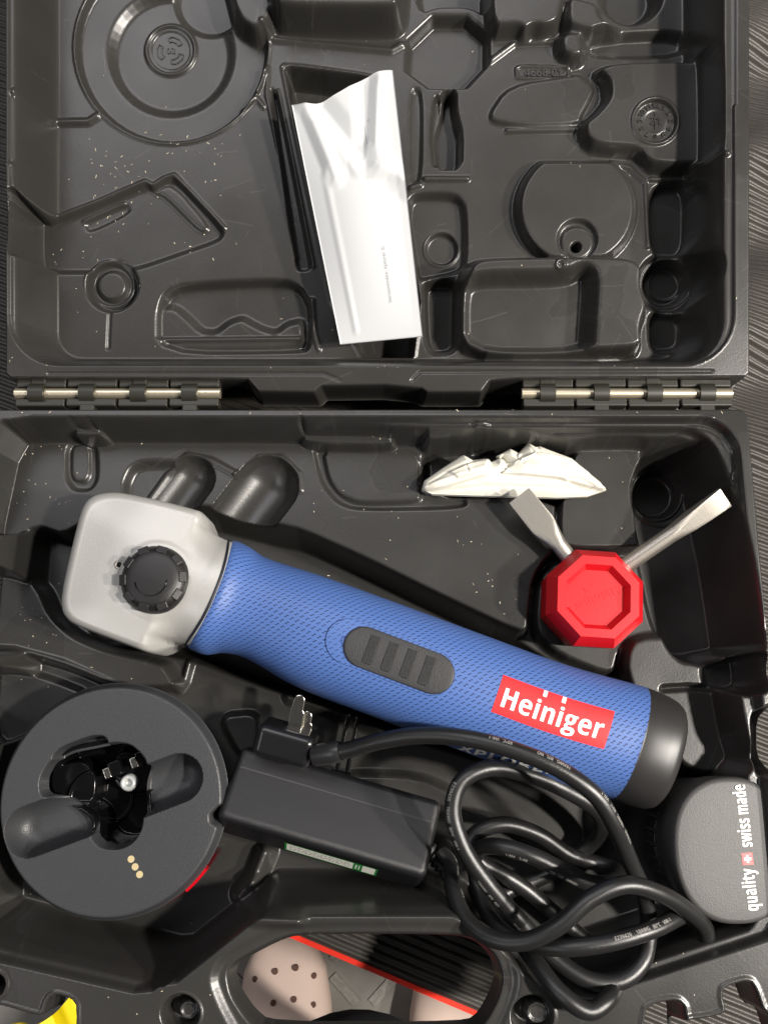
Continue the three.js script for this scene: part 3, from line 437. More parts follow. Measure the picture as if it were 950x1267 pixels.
{
  // cast head
  const hl = (list) => list.map(([a, b]) => { const v = loc(a, b, AX + 0.016); return [v[0], v[1]]; });
  const [jz, jr] = section(gx0), neckEnd = [[gx0 - 0.001, jz - jr + 0.0016], [gx0 + 0.006, jz - jr + 0.0022], [gx0 + 0.012, jz - jr * 0.7], [gx0 + 0.013, jz], [gx0 + 0.012, jz + jr * 0.7], [gx0 + 0.006, jz + jr - 0.0022], [gx0 - 0.001, jz + jr - 0.0016]];
  const HO = resample(chaikin([...hl([[108, 618], [118, 611], [132, 608], [150, 608], [200, 619], [247, 631], [252, 635], [256, 648], [262, 658]]), ...neckEnd, ...hl([[222, 796], [212, 796], [203, 800], [190, 808], [182, 808], [150, 796], [100, 777], [86, 770], [78, 760], [76, 746], [80, 720], [90, 676], [101, 632]])], 1), 200);
  const neckY = (x, z) => { const [zc, r] = section(Math.max(x, gx0)), ry = Math.min(r, 0.0305) * 0.98; return ry * Math.pow(Math.max(0, 1 - Math.pow(Math.min(1, Math.abs(z - zc) / r), 2.25)), 1 / 2.25) - 0.0009; };
  const kc = loc(190, 716, AX + 0.03), hx = Math.min(...HO.map((p) => p[0])), nx = gx0;
  const disp = (x, z, f, y) => {
    const r = Math.hypot(x - kc[0], z - kc[1]), up = sm((y - 0.006) / 0.012);
    const tx = x - kc[0]; let d = 0.0008 * sm(1 - (r - 0.0165) / 0.004);
    d += 0.0022 * sm(tx / 0.03) * Math.exp(-(((z - kc[1]) / 0.016) ** 2));                                // spine towards the grip
    d += -0.0018 * sm((Math.abs(z - kc[1] - 0.002) - 0.014) / 0.03) - 0.0018 * sm((-tx - 0.012) / 0.035);
    const y1 = y + d * up, w = y > 0 ? sm((x - (gx0 - 0.017)) / 0.018) : 0;                                // the casting rounds into the neck under the rubber
    return y1 + (neckY(x, z) - y1) * w - y;
  };
  const prof = [[0.9, -0.026], [0.97, -0.022], [1, -0.012], [1, 0.008], [0.997, 0.0148], [0.99, 0.0184], [0.978, 0.0209], [0.958, 0.0225], [0.91, 0.0237]]; for (let i = 1; i <= 34; i++) { const f = 0.91 * (1 - i / 34); prof.push([f, 0.0236 + 0.0022 * (1 - (f / 0.91) ** 2)]); }
  const hd = mesh('head', pillow(HO, prof, disp, [kc[0], kc[1]]), std(0xaaa9a5, 0.38, { metalness: 0.3, bumpMap: fineGrain, bumpScale: 0.00005 }), clipper);
  const hole = new THREE.CylinderGeometry(0.0014, 0.0014, 0.001, 16); const hp = loc(146, 698, AX + 0.028); const hm = mesh('oil_hole', hole, std(0x050505, 0.8), hd); hm.position.set(hp[0], 0.0253, hp[1]);
  const rimg = new THREE.TorusGeometry(0.0017, 0.0005, 8, 20); rimg.rotateX(Math.PI / 2); const rm = mesh('oil_hole_rim', rimg, M.steel, hd); rm.position.set(hp[0], 0.0256, hp[1]);
  // seam ring between head and grip
  const P = []; for (let j = 0; j <= 64; j++) { const a = j / 64 * Math.PI * 2, q = gripPoint(gx0 + 0.009 * Math.max(0, Math.sin(a)) ** 1.5 - 0.0002, a, -0.0008); P.push(new THREE.Vector3(...q)); }
  mesh('seam_ring', new THREE.TubeGeometry(new THREE.CatmullRomCurve3(P), 128, 0.0007, 8, false), std(0x0e1320, 0.5), clipper);
  // tension knob
  const kb = 0.0245, kg = new THREE.LatheGeometry([[0, 0.0088], [0.004, 0.0087], [0.009, 0.0083], [0.0118, 0.0077], [0.0138, 0.0066], [0.0153, 0.0048], [0.0162, 0.0024], [0.0165, 0], [0.0165, -0.003]].map(([x, y]) => new THREE.Vector2(x, y)).reverse(), 64);
  const kn = mesh('tension_knob', kg, std(0x1b1a1a, 0.36, { bumpMap: fineGrain, bumpScale: 0.00003 }), clipper); kn.position.set(kc[0], kb, kc[1]);
  for (let i = 0; i < 10; i++) { const lug = mesh('knob_lug', new RoundedBoxGeometry(0.0052, 0.0044, 0.0036, 3, 0.0005), kn.material, kn), a = i / 10 * Math.PI * 2 + 0.1; lug.rotation.set(0, a, 0); lug.rotateX(0.35); lug.position.set(0.0135 * Math.sin(a), 0.0052, 0.0135 * Math.cos(a)); }
  const arc = new THREE.TorusGeometry(0.0074, 0.00035, 8, 32, Math.PI * 0.95); arc.rotateX(Math.PI / 2); const am = mesh('knob_mark', arc, M.glossBlack, kn); am.position.set(0, 0.0084, 0.001); am.rotation.y = 0.35;
}

// ------------------------------------------------------------------ charging stand
{
  const TY = 0.069, cc = at(137, 990, TY), R = 143 / F * (camera.position.y - TY) * 0.955;
  const ch = group('charging_stand', new THREE.Vector3(cc.x, RIM + DP / 1000 + 0.0005, cc.z)); tag(ch, 'round black charging stand with an open socket beside the silver clipper head', 'charger');
  const y0 = ch.position.y;
  const f = new Field(-R - 0.004, R + 0.004, -R - 0.004, R + 0.004, 0.0005, (px, py, mm) => { const v = at(px, py, TY + mm / 1000); return new THREE.Vector3(v.x - cc.x, 0, v.z - cc.z); });
  const circ = []; for (let i = 0; i < 120; i++) { const a = i / 120 * Math.PI * 2; circ.push([R * Math.cos(a), R * Math.sin(a)]); }
  for (let j = 0; j < f.nz; j++) for (let i = 0; i < f.nx; i++) { const x = f.x0 + i * f.step, z = f.z0 + j * f.step, d = Math.hypot(x, z) - R; f.h[j * f.nx + i] = -0.0008 * Math.max(0, 1 + d / 0.03) ** 2 * (d > -0.03 ? 1 : 0) - (d > -0.004 ? 0.006 * sm((d + 0.004) / 0.0042) ** 2 : 0); }
  f.set(-26, 6, [[262, 1012], [274, 1000], [300, 1000], [300, 1024], [276, 1022]], 0, 1);
  // finger slots with round ends
  const slot = (ax, ay, bx, by, r, dep) => { const a = f.project(ax, ay, 0), b = f.project(bx, by, 0), RR = r / F * (camera.position.y - TY); f.each([[a.x, a.z], [b.x, b.z]], RR + 0.002, (k, x, z) => { const d = dline([[a.x, a.z], [b.x, b.z]], x, z); if (d < RR + 0.001) { const q = Math.min(1, d / RR), e = Math.hypot(x - a.x, z - a.z) / RR, bowl = e < 1 ? Math.sqrt(Math.max(0, 1 - e * e)) : 0, ax_ = Math.min(1, Math.hypot(x - a.x, z - a.z) / 0.012), inA = ((x - a.x) * (b.x - a.x) + (z - a.z) * (b.z - a.z)) > 0; const floor = -dep * Math.pow(Math.max(0, 1 - q * q * q), 0.5); f.h[k] = Math.min(f.h[k], floor); } }); };
  slot(36, 1029, 120, 998, 29, 0.015); slot(221, 963, 150, 990, 28, 0.015);
  const cav = [[52, 985], [50, 965], [60, 945], [80, 932], [112, 926], [140, 920], [160, 922], [176, 936], [182, 950], [174, 972], [176, 1008], [174, 1026], [164, 1042], [146, 1050], [126, 1048], [114, 1036], [112, 1012], [82, 990]];
  f.set(-12, 2, cav, 0, 2); f.set(-12, 2, [[66, 936], [76, 926], [112, 912], [128, 912], [133, 920], [124, 934], [90, 942], [68, 944]], 0, 2);
  const cavP = f.pts(cav, 0, 2); f.clipIn(cavP, 0.0004);
  const ins = new Field(f.project(40, 900, 0).x, f.project(200, 900, 0).x, f.project(100, 900, 0).z, f.project(100, 1065, 0).z, 0.0005, f.project);
  ins.h.fill(-0.0095); ins.set(-36, 2.5, cav.map(([a, b]) => [130 + (a - 130) * 1.0, 985 + (b - 985) * 1.0]), 0, 2);
  ins.set(-22, 2, [[40, 990], [40, 960], [62, 946], [88, 944], [104, 966], [100, 1000], [70, 1000]], 0, 2); ins.set(-25, 2.5, [[150, 985], [200, 975], [206, 948], [178, 936], [165, 928], [138, 930], [134, 968]], -20, 2); ins.ring(1.6, 1.2, 132, 985, 34, -36); ins.clipOut(ins.pts(cav, 0, 2), 0.0025);
  f.clipOut(circ, 0);
  const gm = std(0x313234, 0.46, { bumpMap: fineGrain, bumpScale: 0.00012 });
  mesh('socket_insert', ins.geometry(TY - y0), std(0x0d0d0e, 0.16), ch);
  const top = mesh('top_shell', f.geometry(TY - y0), gm, ch);
  const base = new THREE.LatheGeometry([[R - 0.0005, TY - y0 - 0.0066], [R - 0.001, TY - y0 - 0.012], [R - 0.004, 0.014], [R - 0.005, 0.006], [R - 0.006, 0], [0.001, 0]].map(([x, y]) => new THREE.Vector2(x, y)).reverse(), 96);
  mesh('base_shell', base, std(0x1b1b1c, 0.5), ch);
  const P = (px, py, y) => { const v = at(px, py, y); return new THREE.Vector3(v.x - cc.x, v.y - y0, v.z - cc.z); };
  for (const [px, py] of [[162.5, 1063], [167.5, 1072.5], [173, 1082]]) { const d = mesh('indicator_light', new THREE.CylinderGeometry(0.0016, 0.0016, 0.0006, 20), M.gold, ch); d.position.copy(P(px, py, TY)); d.position.y -= 0.0002; }
  for (const [px, py] of [[135, 956], [168, 943]]) { const b = mesh('charging_contact', new RoundedBoxGeometry(0.0034, 0.007, 0.0052, 2, 0.0005), M.chrome, ch); b.position.copy(P(px, py, TY - 0.02)); b.rotation.y = 0.4; const pl = mesh('contact_block', new RoundedBoxGeometry(0.006, 0.009, 0.0075, 2, 0.0008), M.glossBlack, b); pl.position.set(0.0042, -0.0016, -0.0006); }
  const scw = mesh('socket_post', new THREE.LatheGeometry([[0, 0.002], [0.0016, 0.002], [0.0017, 0.004], [0.0035, 0.0042], [0.0042, 0.002], [0.0045, -0.003]].map(([x, y]) => new THREE.Vector2(x, y)).reverse(), 28), std(0xb9bbb8, 0.35, { metalness: 0.2 }), ch); scw.position.copy(P(161, 968, TY - 0.025));
  const arcS = (a0, a1, r0, r1, y, h, m, n) => { const s = new THREE.Shape(); s.absarc(0, 0, r1, a0, a1, false); s.absarc(0, 0, r0, a1, a0, true); const g = new THREE.ExtrudeGeometry(s, { depth: h, bevelEnabled: false, curveSegments: 40 }); g.rotateX(Math.PI / 2); g.translate(0, y, 0); return mesh(n, g, m, ch); };
  arcS(0.62, 0.86, R - 0.003, R + 0.0012, 0.031, 0.007, std(0xd20a1e, 0.2, { transmission: 0.3, thickness: 0 }), 'red_window');
  arcS(0.5, 1.5, R - 0.006, R + 0.0008, 0.0235, 0.014, std(0x3a0a10, 0.18), 'smoked_band');
}

// ------------------------------------------------------------------ round battery pack
{
  const TY = 0.077, c = at(899, 1052, TY), R = 93 / F * (camera.position.y - TY) * 0.9, y0 = RIM + DP / 1000 + 0.004;
  const b = group('battery_pack', new THREE.Vector3(c.x, y0, c.z)); b.rotation.z = -0.1; b.position.x -= 0.0005; tag(b, 'round black battery pack standing upright with white lettering on its top', 'battery');
  const ol = []; for (let i = 0; i < 120; i++) { const a = i / 120 * Math.PI * 2, [x, z] = sup(a, 2.3); ol.push([R * 0.9 * x, R * z]); }
  const h = TY - y0; const pr = [[0.86, 0], [0.88, 0.001], [0.89, 0.016], [0.9, 0.0165], [0.93, 0.02], [0.965, 0.028], [0.985, h - 0.006], [0.983, h - 0.0035], [0.97, h - 0.0015], [0.945, h - 0.0004], [0.9, h], [0.7, h + 0.0002], [0.4, h + 0.0003], [0, h + 0.0003]];
  mesh('cap', pillow(ol, pr), std(0x3c3b3a, 0.55, { bumpMap: fineGrain, bumpScale: 0.0001 }), b);
  for (let i = 0; i < 7; i++) { const rb = mesh('side_rib', new RoundedBoxGeometry(0.0018, 0.014, 0.005, 2, 0.0005), M.black, b), a = Math.PI - 0.6 + i * 0.22; rb.position.set(R * 0.9 * 0.9 * Math.cos(a), 0.009, R * 0.9 * Math.sin(a)); rb.rotation.y = -a; }
  const P = (px, py) => { const v = at(px, py, TY + 0.0003); return new THREE.Vector3(v.x - c.x, h + 0.0003, v.z - c.z); };
  const p0 = P(923, 1128), p1 = P(903, 972), ang = Math.atan2(-(p1.z - p0.z), p1.x - p0.x), L = p0.distanceTo(p1);
  const on = (t) => p0.clone().lerp(p1, t);
  const size = 0.0062;
  const mk = (s, t, w) => { const g = text(s, size, 0.00015); g.computeBoundingBox(); const k = w / (g.boundingBox.max.x - g.boundingBox.min.x); g.scale(k, 1, 1); g.rotateX(-Math.PI / 2); g.rotateY(ang); const q = on(t); g.translate(q.x, q.y, q.z); return g; };
  mesh('lettering', mergeGeometries([mk('quality', 0.17, L * 0.33), mk('swiss made', 0.755, L * 0.5)]), M.white, b);
  const sq = new THREE.BoxGeometry(0.0052, 0.0002, 0.0052); sq.rotateY(ang); const sm_ = mesh('red_emblem', sq, M.red, b); sm_.position.copy(on(0.41)); const cr = mergeGeometries([new THREE.BoxGeometry(0.0034, 0.0002, 0.0011), new THREE.BoxGeometry(0.0011, 0.00021, 0.0034)]); cr.rotateY(ang); const crm = mesh('white_cross', cr, M.white, sm_); crm.position.y = 0.00012;
}

// ------------------------------------------------------------------ power adapter with its long cable
{
  const c = at(408, 1010, 0.052), ad = group('power_adapter', c); tag(ad, 'black power adapter with plug pins and a long coiled cable', 'adapter');
  const p0 = at(298, 975, 0.055), p1 = at(528, 1042, 0.055), yw = -Math.atan2(p1.z - p0.z, p1.x - p0.x);
  ad.rotation.y = yw; const L = p0.distanceTo(p1) + 0.008; const tilt = new THREE.Euler(-0.42, 0, 0);
  const body = mesh('body', new RoundedBoxGeometry(L, 0.026, 0.038, 5, 0.0042), std(0x161618, 0.32, { bumpMap: fineGrain, bumpScale: 0.00005 }), ad); body.rotation.copy(tilt);
  const seam = mesh('seam', new THREE.BoxGeometry(L - 0.006, 0.0004, 0.0005), std(0x3a3a3a, 0.7), body); seam.position.set(0, 0.0129, -0.007);
  const lc = document.createElement('canvas'); lc.width = 512; lc.height = 96; const q = lc.getContext('2d'); q.fillStyle = '#e8e8de'; q.fillRect(0, 0, 512, 96); q.fillStyle = '#1f7a35'; q.fillRect(0, 0, 512, 8); q.fillRect(0, 88, 512, 8); q.fillRect(0, 0, 12, 96); q.fillRect(500, 0, 12, 96); q.fillRect(380, 0, 50, 96); q.fillStyle = '#8a8a80'; for (let i = 0; i < 3; i++) for (let x = 30; x < 360; x += 14 + (i * 7 + x * 3) % 17) q.fillRect(x, 24 + i * 20, 8 + (x * 7) % 9, 7); q.fillStyle = '#d8e4d4'; q.fillRect(392, 20, 9, 56); q.fillRect(410, 20, 7, 56);
  const lt = new THREE.CanvasTexture(lc); lt.colorSpace = THREE.SRGBColorSpace; const lab = mesh('rating_label', new THREE.PlaneGeometry(0.046, 0.0125), new THREE.MeshStandardMaterial({ map: lt, roughness: 0.5 }), body); lab.position.set(0.006, -0.001, 0.01915);
  // plug block and pins at the back
  const loc2 = (px, py, y) => { const v = at(px, py, y).sub(c); return v.applyAxisAngle(new THREE.Vector3(0, 1, 0), -yw); };
  const pb = mesh('plug_block', new RoundedBoxGeometry(0.029, 0.02, 0.016, 4, 0.004), std(0x161618, 0.28), ad); pb.position.copy(loc2(354, 918, 0.062)); pb.rotation.x = 0.25;
  for (const [px, py, s] of [[369, 886, 1], [380, 894, 0.75]]) { const sh = new THREE.Shape(); const w = 0.0032, l = 0.0185 * s; sh.moveTo(-w, 0); sh.lineTo(w, 0); sh.lineTo(w, l * 0.55); sh.lineTo(w * 0.72, l * 0.62); sh.lineTo(w * 0.72, l - w); sh.absarc(0, l - w * 0.72, w * 0.72, 0, Math.PI, false); sh.lineTo(-w, l * 0.6); const g = new THREE.ExtrudeGeometry(sh, { depth: 0.0016, bevelEnabled: true, bevelSize: 0.0003, bevelThickness: 0.0003, bevelSegments: 2 }); g.rotateX(-Math.PI / 2 + 0.2); const m = mesh('plug_pin', g, M.chrome, ad); m.position.copy(loc2(px - 5, py + 20, 0.062 - (1 - s) * 0.02)); m.rotation.y = -yw - 0.18; }
  const br = mesh('plug_clip', mergeGeometries([new RoundedBoxGeometry(0.0022, 0.006, 0.03, 2, 0.0006), new RoundedBoxGeometry(0.0022, 0.006, 0.03, 2, 0.0006).translate(0.005, 0, 0), new RoundedBoxGeometry(0.0105, 0.006, 0.004, 2, 0.0006).translate(0.0025, 0, 0.014)]), M.glossBlack, ad); br.position.copy(loc2(424, 920, 0.046)); br.rotation.y = -yw - 0.2;
  // strain relief
  const se = at(534, 1050, 0.05).sub(c).applyAxisAngle(new THREE.Vector3(0, 1, 0), -yw);
  const sr = []; const cyl = (r, l, x) => { const g = new THREE.CylinderGeometry(r, r * 0.95, l, 20); g.rotateZ(Math.PI / 2); g.translate(x, 0, 0); return g; }; sr.push(cyl(0.0036, 0.016, 0.006)); for (let i = 0; i < 5; i++) sr.push(cyl(0.0047, 0.0016, 0.0005 + i * 0.0028)); const srm = mesh('strain_relief', mergeGeometries(sr), M.black, ad); srm.position.set(L / 2, se.y - 0.002, 0.003); srm.rotation.y = -0.5;
  // cable: adapter, coils on the tray floor, back to the barrel connector
  const path = [[545, 1056, 50], [556, 1068, 54], [560, 1098, 66], [576, 1137, 77], [608, 1161, 86], [648, 1165, 92], [690, 1146, 96], [730, 1112, 97], [772, 1095, 96], [812, 1104, 90], [848, 1125, 81], [872, 1150, 72], [868, 1180, 64], [842, 1195, 58], [805, 1198, 52], [764, 1186, 44], [726, 1164, 42], [690, 1134, 42], [655, 1104, 44], [622, 1082, 48], [594, 1066, 50], [580, 1048, 52], [590, 1030, 54], [622, 1020, 54], [664, 1032, 50], [704, 1058, 44], [738, 1068, 40], [764, 1074, 46], [760, 1088, 54], [732, 1093, 62], [694, 1076, 68], [650, 1056, 70], [614, 1047, 66], [590, 1052, 56], [588, 1080, 48], [600, 1124, 56], [632, 1160, 70], [690, 1172, 86], [748, 1167, 89], [806, 1150, 85], [846, 1131, 70], [842, 1140, 46], [800, 1180, 44], [764, 1212, 70], [752, 1236, 88], [728, 1251, 92], [694, 1230, 91], [662, 1190, 80], [638, 1158, 62],  [612, 1126, 50], [620, 1108, 42], [680, 1080, 38], [735, 1040, 42], [742, 1008, 60], [700, 978, 70], [645, 956, 78], [602, 951, 84], [570, 968, 86], [560, 1002, 86], [572, 1046, 84], [602, 1092, 80], [640, 1136, 75], [684, 1184, 77], [726, 1212, 80], [766, 1214, 80], [794, 1190, 77], [802, 1150, 73], [796, 1106, 77], [780, 1068, 85], [758, 1018, 98], [736, 984, 103], [692, 952, 105], [640, 930, 104], [580, 914, 100], [520, 910, 92], [470, 917, 84], [430, 928, 76], [412, 931, 73]];
  const V = path.map(([a, b, y]) => at(a, b, y / 1000).sub(c).applyAxisAngle(new THREE.Vector3(0, 1, 0), -yw));
  const cv = new THREE.CatmullRomCurve3(V, false, 'centripetal'), len = cv.getLength();
  const cc = document.createElement('canvas'); cc.width = 2048; cc.height = 128; const k = cc.getContext('2d'); k.fillStyle = '#1d1d1d'; k.fillRect(0, 0, 2048, 128); k.fillStyle = '#b5b3ae'; k.font = '12px sans-serif';
  k.save(); k.translate(0, 62); k.scale(1.7, 1); k.fillText('E239426    18AWG   80°C   VW-1                              18AWG   RTL  NO                     80°C   VW-1', 6, 0); k.restore();
  const ct = new THREE.CanvasTexture(cc); ct.colorSpace = THREE.SRGBColorSpace; ct.wrapS = ct.wrapT = THREE.RepeatWrapping; ct.repeat.set(len / 0.2, 1);
  mesh('cable', new THREE.TubeGeometry(cv, 1100, 0.0039, 18, false), new THREE.MeshPhysicalMaterial({ map: ct, roughness: 0.33, bumpMap: fineGrain, bumpScale: 0.00002 }), ad);
  const e = V.at(-1), e2 = V.at(-2), dir = e.clone().sub(e2).normalize(); const cn = new THREE.LatheGeometry([[0, 0.0], [0.0044, 0.0], [0.0052, 0.001], [0.0054, 0.01], [0.005, 0.0135], [0.0043, 0.015]].map(([x, y]) => new THREE.Vector2(x, y)), 24); const cnm = mesh('barrel_connector', cn, std(0x232324, 0.35), ad); cnm.quaternion.setFromUnitVectors(new THREE.Vector3(0, -1, 0), dir); cnm.position.copy(e).addScaledVector(dir, 0.0105);
}

// ------------------------------------------------------------------ double-ended screwdriver
{
  const TY = 0.073, c = at(740, 738, TY), y0 = RIM - 0.0405; const g = group('screwdriver', new THREE.Vector3(c.x, y0, c.z)); tag(g, 'red octagonal screwdriver with two flat steel blades in the tray', 'screwdriver');
  const h = TY - y0, R = 66 / F * (camera.position.y - TY);
  const oct = (r) => { const p = []; for (let i = 0; i < 8; i++) { const a = i / 8 * Math.PI * 2 + 0.46; p.push([r * Math.cos(a), r * Math.sin(a)]); } return p; };
  const prof = [[R * 0.9, 0], [R * 0.95, 0.003], [R * 1.0, h - 0.0085], [R * 0.985, h - 0.0075], [R * 0.84, h - 0.0006], [R * 0.825, h], [R * 0.655, h], [R * 0.64, h - 0.0006], [R * 0.56, h - 0.0045], [0.0001, h - 0.0045]];
  const P = [], I = []; for (const [r, y] of prof) for (const [x, z] of oct(r)) P.push(x, y, z); for (let r = 0; r + 1 < prof.length; r++) for (let i = 0; i < 8; i++) { const a = r * 8 + i, b = r * 8 + (i + 1) % 8; I.push(a, a + 8, b, b, a + 8, b + 8); }
  let bg = new THREE.BufferGeometry(); bg.setAttribute('position', new THREE.Float32BufferAttribute(P, 3)); bg.setAttribute('uv', new THREE.Float32BufferAttribute(P.filter((_, i) => i % 3 !== 1), 2)); bg.setIndex(I); bg = toCreasedNormals(bg, 0.3);
  const hd = mesh('handle', bg, M.red, g);
  const P2 = (px, py, y) => { const v = at(px, py, y); return new THREE.Vector3(v.x - c.x, v.y - y0, v.z - c.z); };
  mesh('stamped_lettering', textOn('Heiniger', 0.0043, 0.00018, Math.PI + 0.42, new THREE.Vector3(0, h - 0.0045, 0.0002)), M.red, hd);
  const rg = new THREE.TorusGeometry(0.0022, 0.0001, 6, 24); rg.rotateX(Math.PI / 2); const rm = mesh('moulding_mark', rg, M.red, hd); rm.position.set(-0.004, h - 0.0044, -0.0052);
  const blade = (b0, b1, sec, roll) => {               // sec: [t, half width, half thickness, roundness]
    const d = b1.clone().sub(b0), l = d.length(), n = 28, Pp = [], Ii = []; 
    for (const [t, w, th, e] of sec) for (let i = 0; i < n; i++) { const a = i / n * Math.PI * 2, [cx, sy] = sup(a, e); Pp.push(t * l, th * sy, w * cx); }
    for (let r = 0; r + 1 < sec.length; r++) for (let i = 0; i < n; i++) { const a = r * n + i, b = r * n + (i + 1) % n; Ii.push(a, a + n, b, b, a + n, b + n); }
    const k = Pp.length / 3; Pp.push(l, 0, 0); for (let i = 0; i < n; i++) Ii.push(k, (sec.length - 1) * n + (i + 1) % n, (sec.length - 1) * n + i);
    let gg = new THREE.BufferGeometry(); gg.setAttribute('position', new THREE.Float32BufferAttribute(Pp, 3)); gg.setIndex(Ii); gg.rotateX(roll); gg = toCreasedNormals(gg, 0.45); gg.setAttribute('uv', new THREE.Float32BufferAttribute(Array.from({ length: gg.attributes.position.count * 2 }, (_, i) => gg.attributes.position.array[(i >> 1) * 3 + (i & 1 ? 2 : 0)]), 2));
    const m = mesh('blade', gg, M.steel, g); m.position.copy(b0); m.quaternion.setFromUnitVectors(new THREE.Vector3(1, 0, 0), d.normalize()); return m;
  };
  blade(P2(712, 700, 0.06), P2(642, 613, 0.066), [[0, 0.0042, 0.0042, 2], [0.3, 0.0042, 0.0042, 2], [0.42, 0.0052, 0.0034, 2.8], [0.56, 0.0067, 0.0026, 5], [0.6, 0.0068, 0.0024, 7], [0.97, 0.0064, 0.0008, 12], [1, 0.0063, 0.0006, 12]], 0.0);
  blade(P2(770, 702, 0.058), P2(897, 615, 0.076), [[0, 0.0042, 0.0042, 2], [0.48, 0.0042, 0.0042, 2], [0.54, 0.0044, 0.004, 2.4], [0.66, 0.005, 0.003, 5], [0.8, 0.0056, 0.002, 8], [0.99, 0.006, 0.001, 12], [1, 0.006, 0.0008, 12]], 0.62);
}

// ------------------------------------------------------------------ folded white packet
{
  const c = at(636, 592, 0.0555), g = group('paper_packet', c); tag(g, 'small white folded paper packet with crumpled pleats at the back of the tray', 'packet');
  const pm = new THREE.MeshPhysicalMaterial({ color: 0xcfccbf, roughness: 0.75, bumpMap: tex(256, (u, v) => fbm(u * 6, v * 10, 6, 4), false, 1 / 0.05), bumpScale: 0.0001 });
  // one wrapper, its layers folded over each other: soft domed paper with crisp fold steps
  const a0 = at(510, 535, c.y), a1 = at(762, 535, c.y), b1 = at(640, 622, c.y);
  const f = new Field(a0.x - c.x, a1.x - c.x, a0.z - c.z, b1.z - c.z, 0.00045, (px, py, mm) => { const v = at(px, py, c.y + mm / 1000); return v.sub(c); });
  const out = f.pts([[522, 604], [525, 593], [548, 577], [573, 561], [586, 567], [604, 565], [608, 570], [622, 564], [626, 570], [615, 562], [632, 553], [643, 558], [654, 546], [663, 551], [670, 550], [706, 564], [728, 581], [744, 594], [752, 604], [728, 612], [690, 613.5], [610, 611.5], [535, 609]], 4, 0);
  f.each(out, 0.004, (k, x, z) => { const d = Math.max(0, -sdf(out, x, z)); f.h[k] = 0.007 * (1 - Math.exp(-d / 0.006)) + 0.09 * Math.max(0, 0.012 - z) * 0.6 * (1 - Math.exp(-d / 0.004)) + 0.0007 * (vnoise(x * 70 + 7, z * 200) - 0.5) + 0.0002 * (vnoise(x * 300, z * 500) - 0.5); });
  for (const [dl, w, p] of [
    [1.9, 0.8, [[518, 607], [524, 588], [548, 574], [573, 558], [588, 570], [623, 564], [629, 581], [590, 591], [548, 602]]], [1.1, 0.7, [[556, 584], [588, 571], [624, 563], [627, 577], [592, 586], [566, 592]]], [0.8, 0.7, [[572, 556], [588, 566], [606, 564], [606, 578], [580, 586]]],
    [2.1, 0.8, [[620, 586], [640, 569], [664, 559], [708, 566], [735, 588], [756, 606], [720, 599], [690, 592], [650, 588]]], [1.2, 0.7, [[653, 544], [708, 563], [733, 586], [702, 576], [664, 563]]], [1.0, 0.7, [[613, 560], [632, 550], [646, 560], [637, 573], [617, 575]]], [1.3, 0.7, [[640, 563], [654, 544], [666, 550], [661, 564], [644, 571]]], [-1.2, 1.2, [[700, 592], [716, 590], [738, 600], [726, 606], [708, 600]]]])
    f.add(dl, w, p, 6, 0);
  for (const [dl, w, p] of [[0.7, 2, [[748, 603], [706, 583], [650, 574]]], [-0.7, 1.6, [[744, 600], [690, 572], [668, 558]]], [0.6, 1.8, [[526, 602], [566, 588], [600, 578]]], [-0.6, 1.4, [[530, 598], [556, 582], [584, 570]]], [-0.6, 1.6, [[530, 606], [600, 600], [700, 602], [740, 606]]], [0.5, 1.2, [[600, 612], [612, 604], [622, 611]]]]) f.ridge(dl, w, p, 6);
  f.each(out, 0.004, (k, x, z) => { const d = -sdf(out, x, z); if (d < 0.0011) f.h[k] *= sm(d / 0.0011 + 0.35); });
  f.clipOut(out, 0); mesh('folded_paper', f.geometry(0), pm, g);
  const under = new THREE.ExtrudeGeometry(new THREE.Shape(out.map(([x, z]) => new THREE.Vector2(x, -z))), { depth: 0.0035, bevelEnabled: false }); under.rotateX(-Math.PI / 2); under.translate(0, -0.0034, 0); mesh('under_layer', under, pm, g);
}

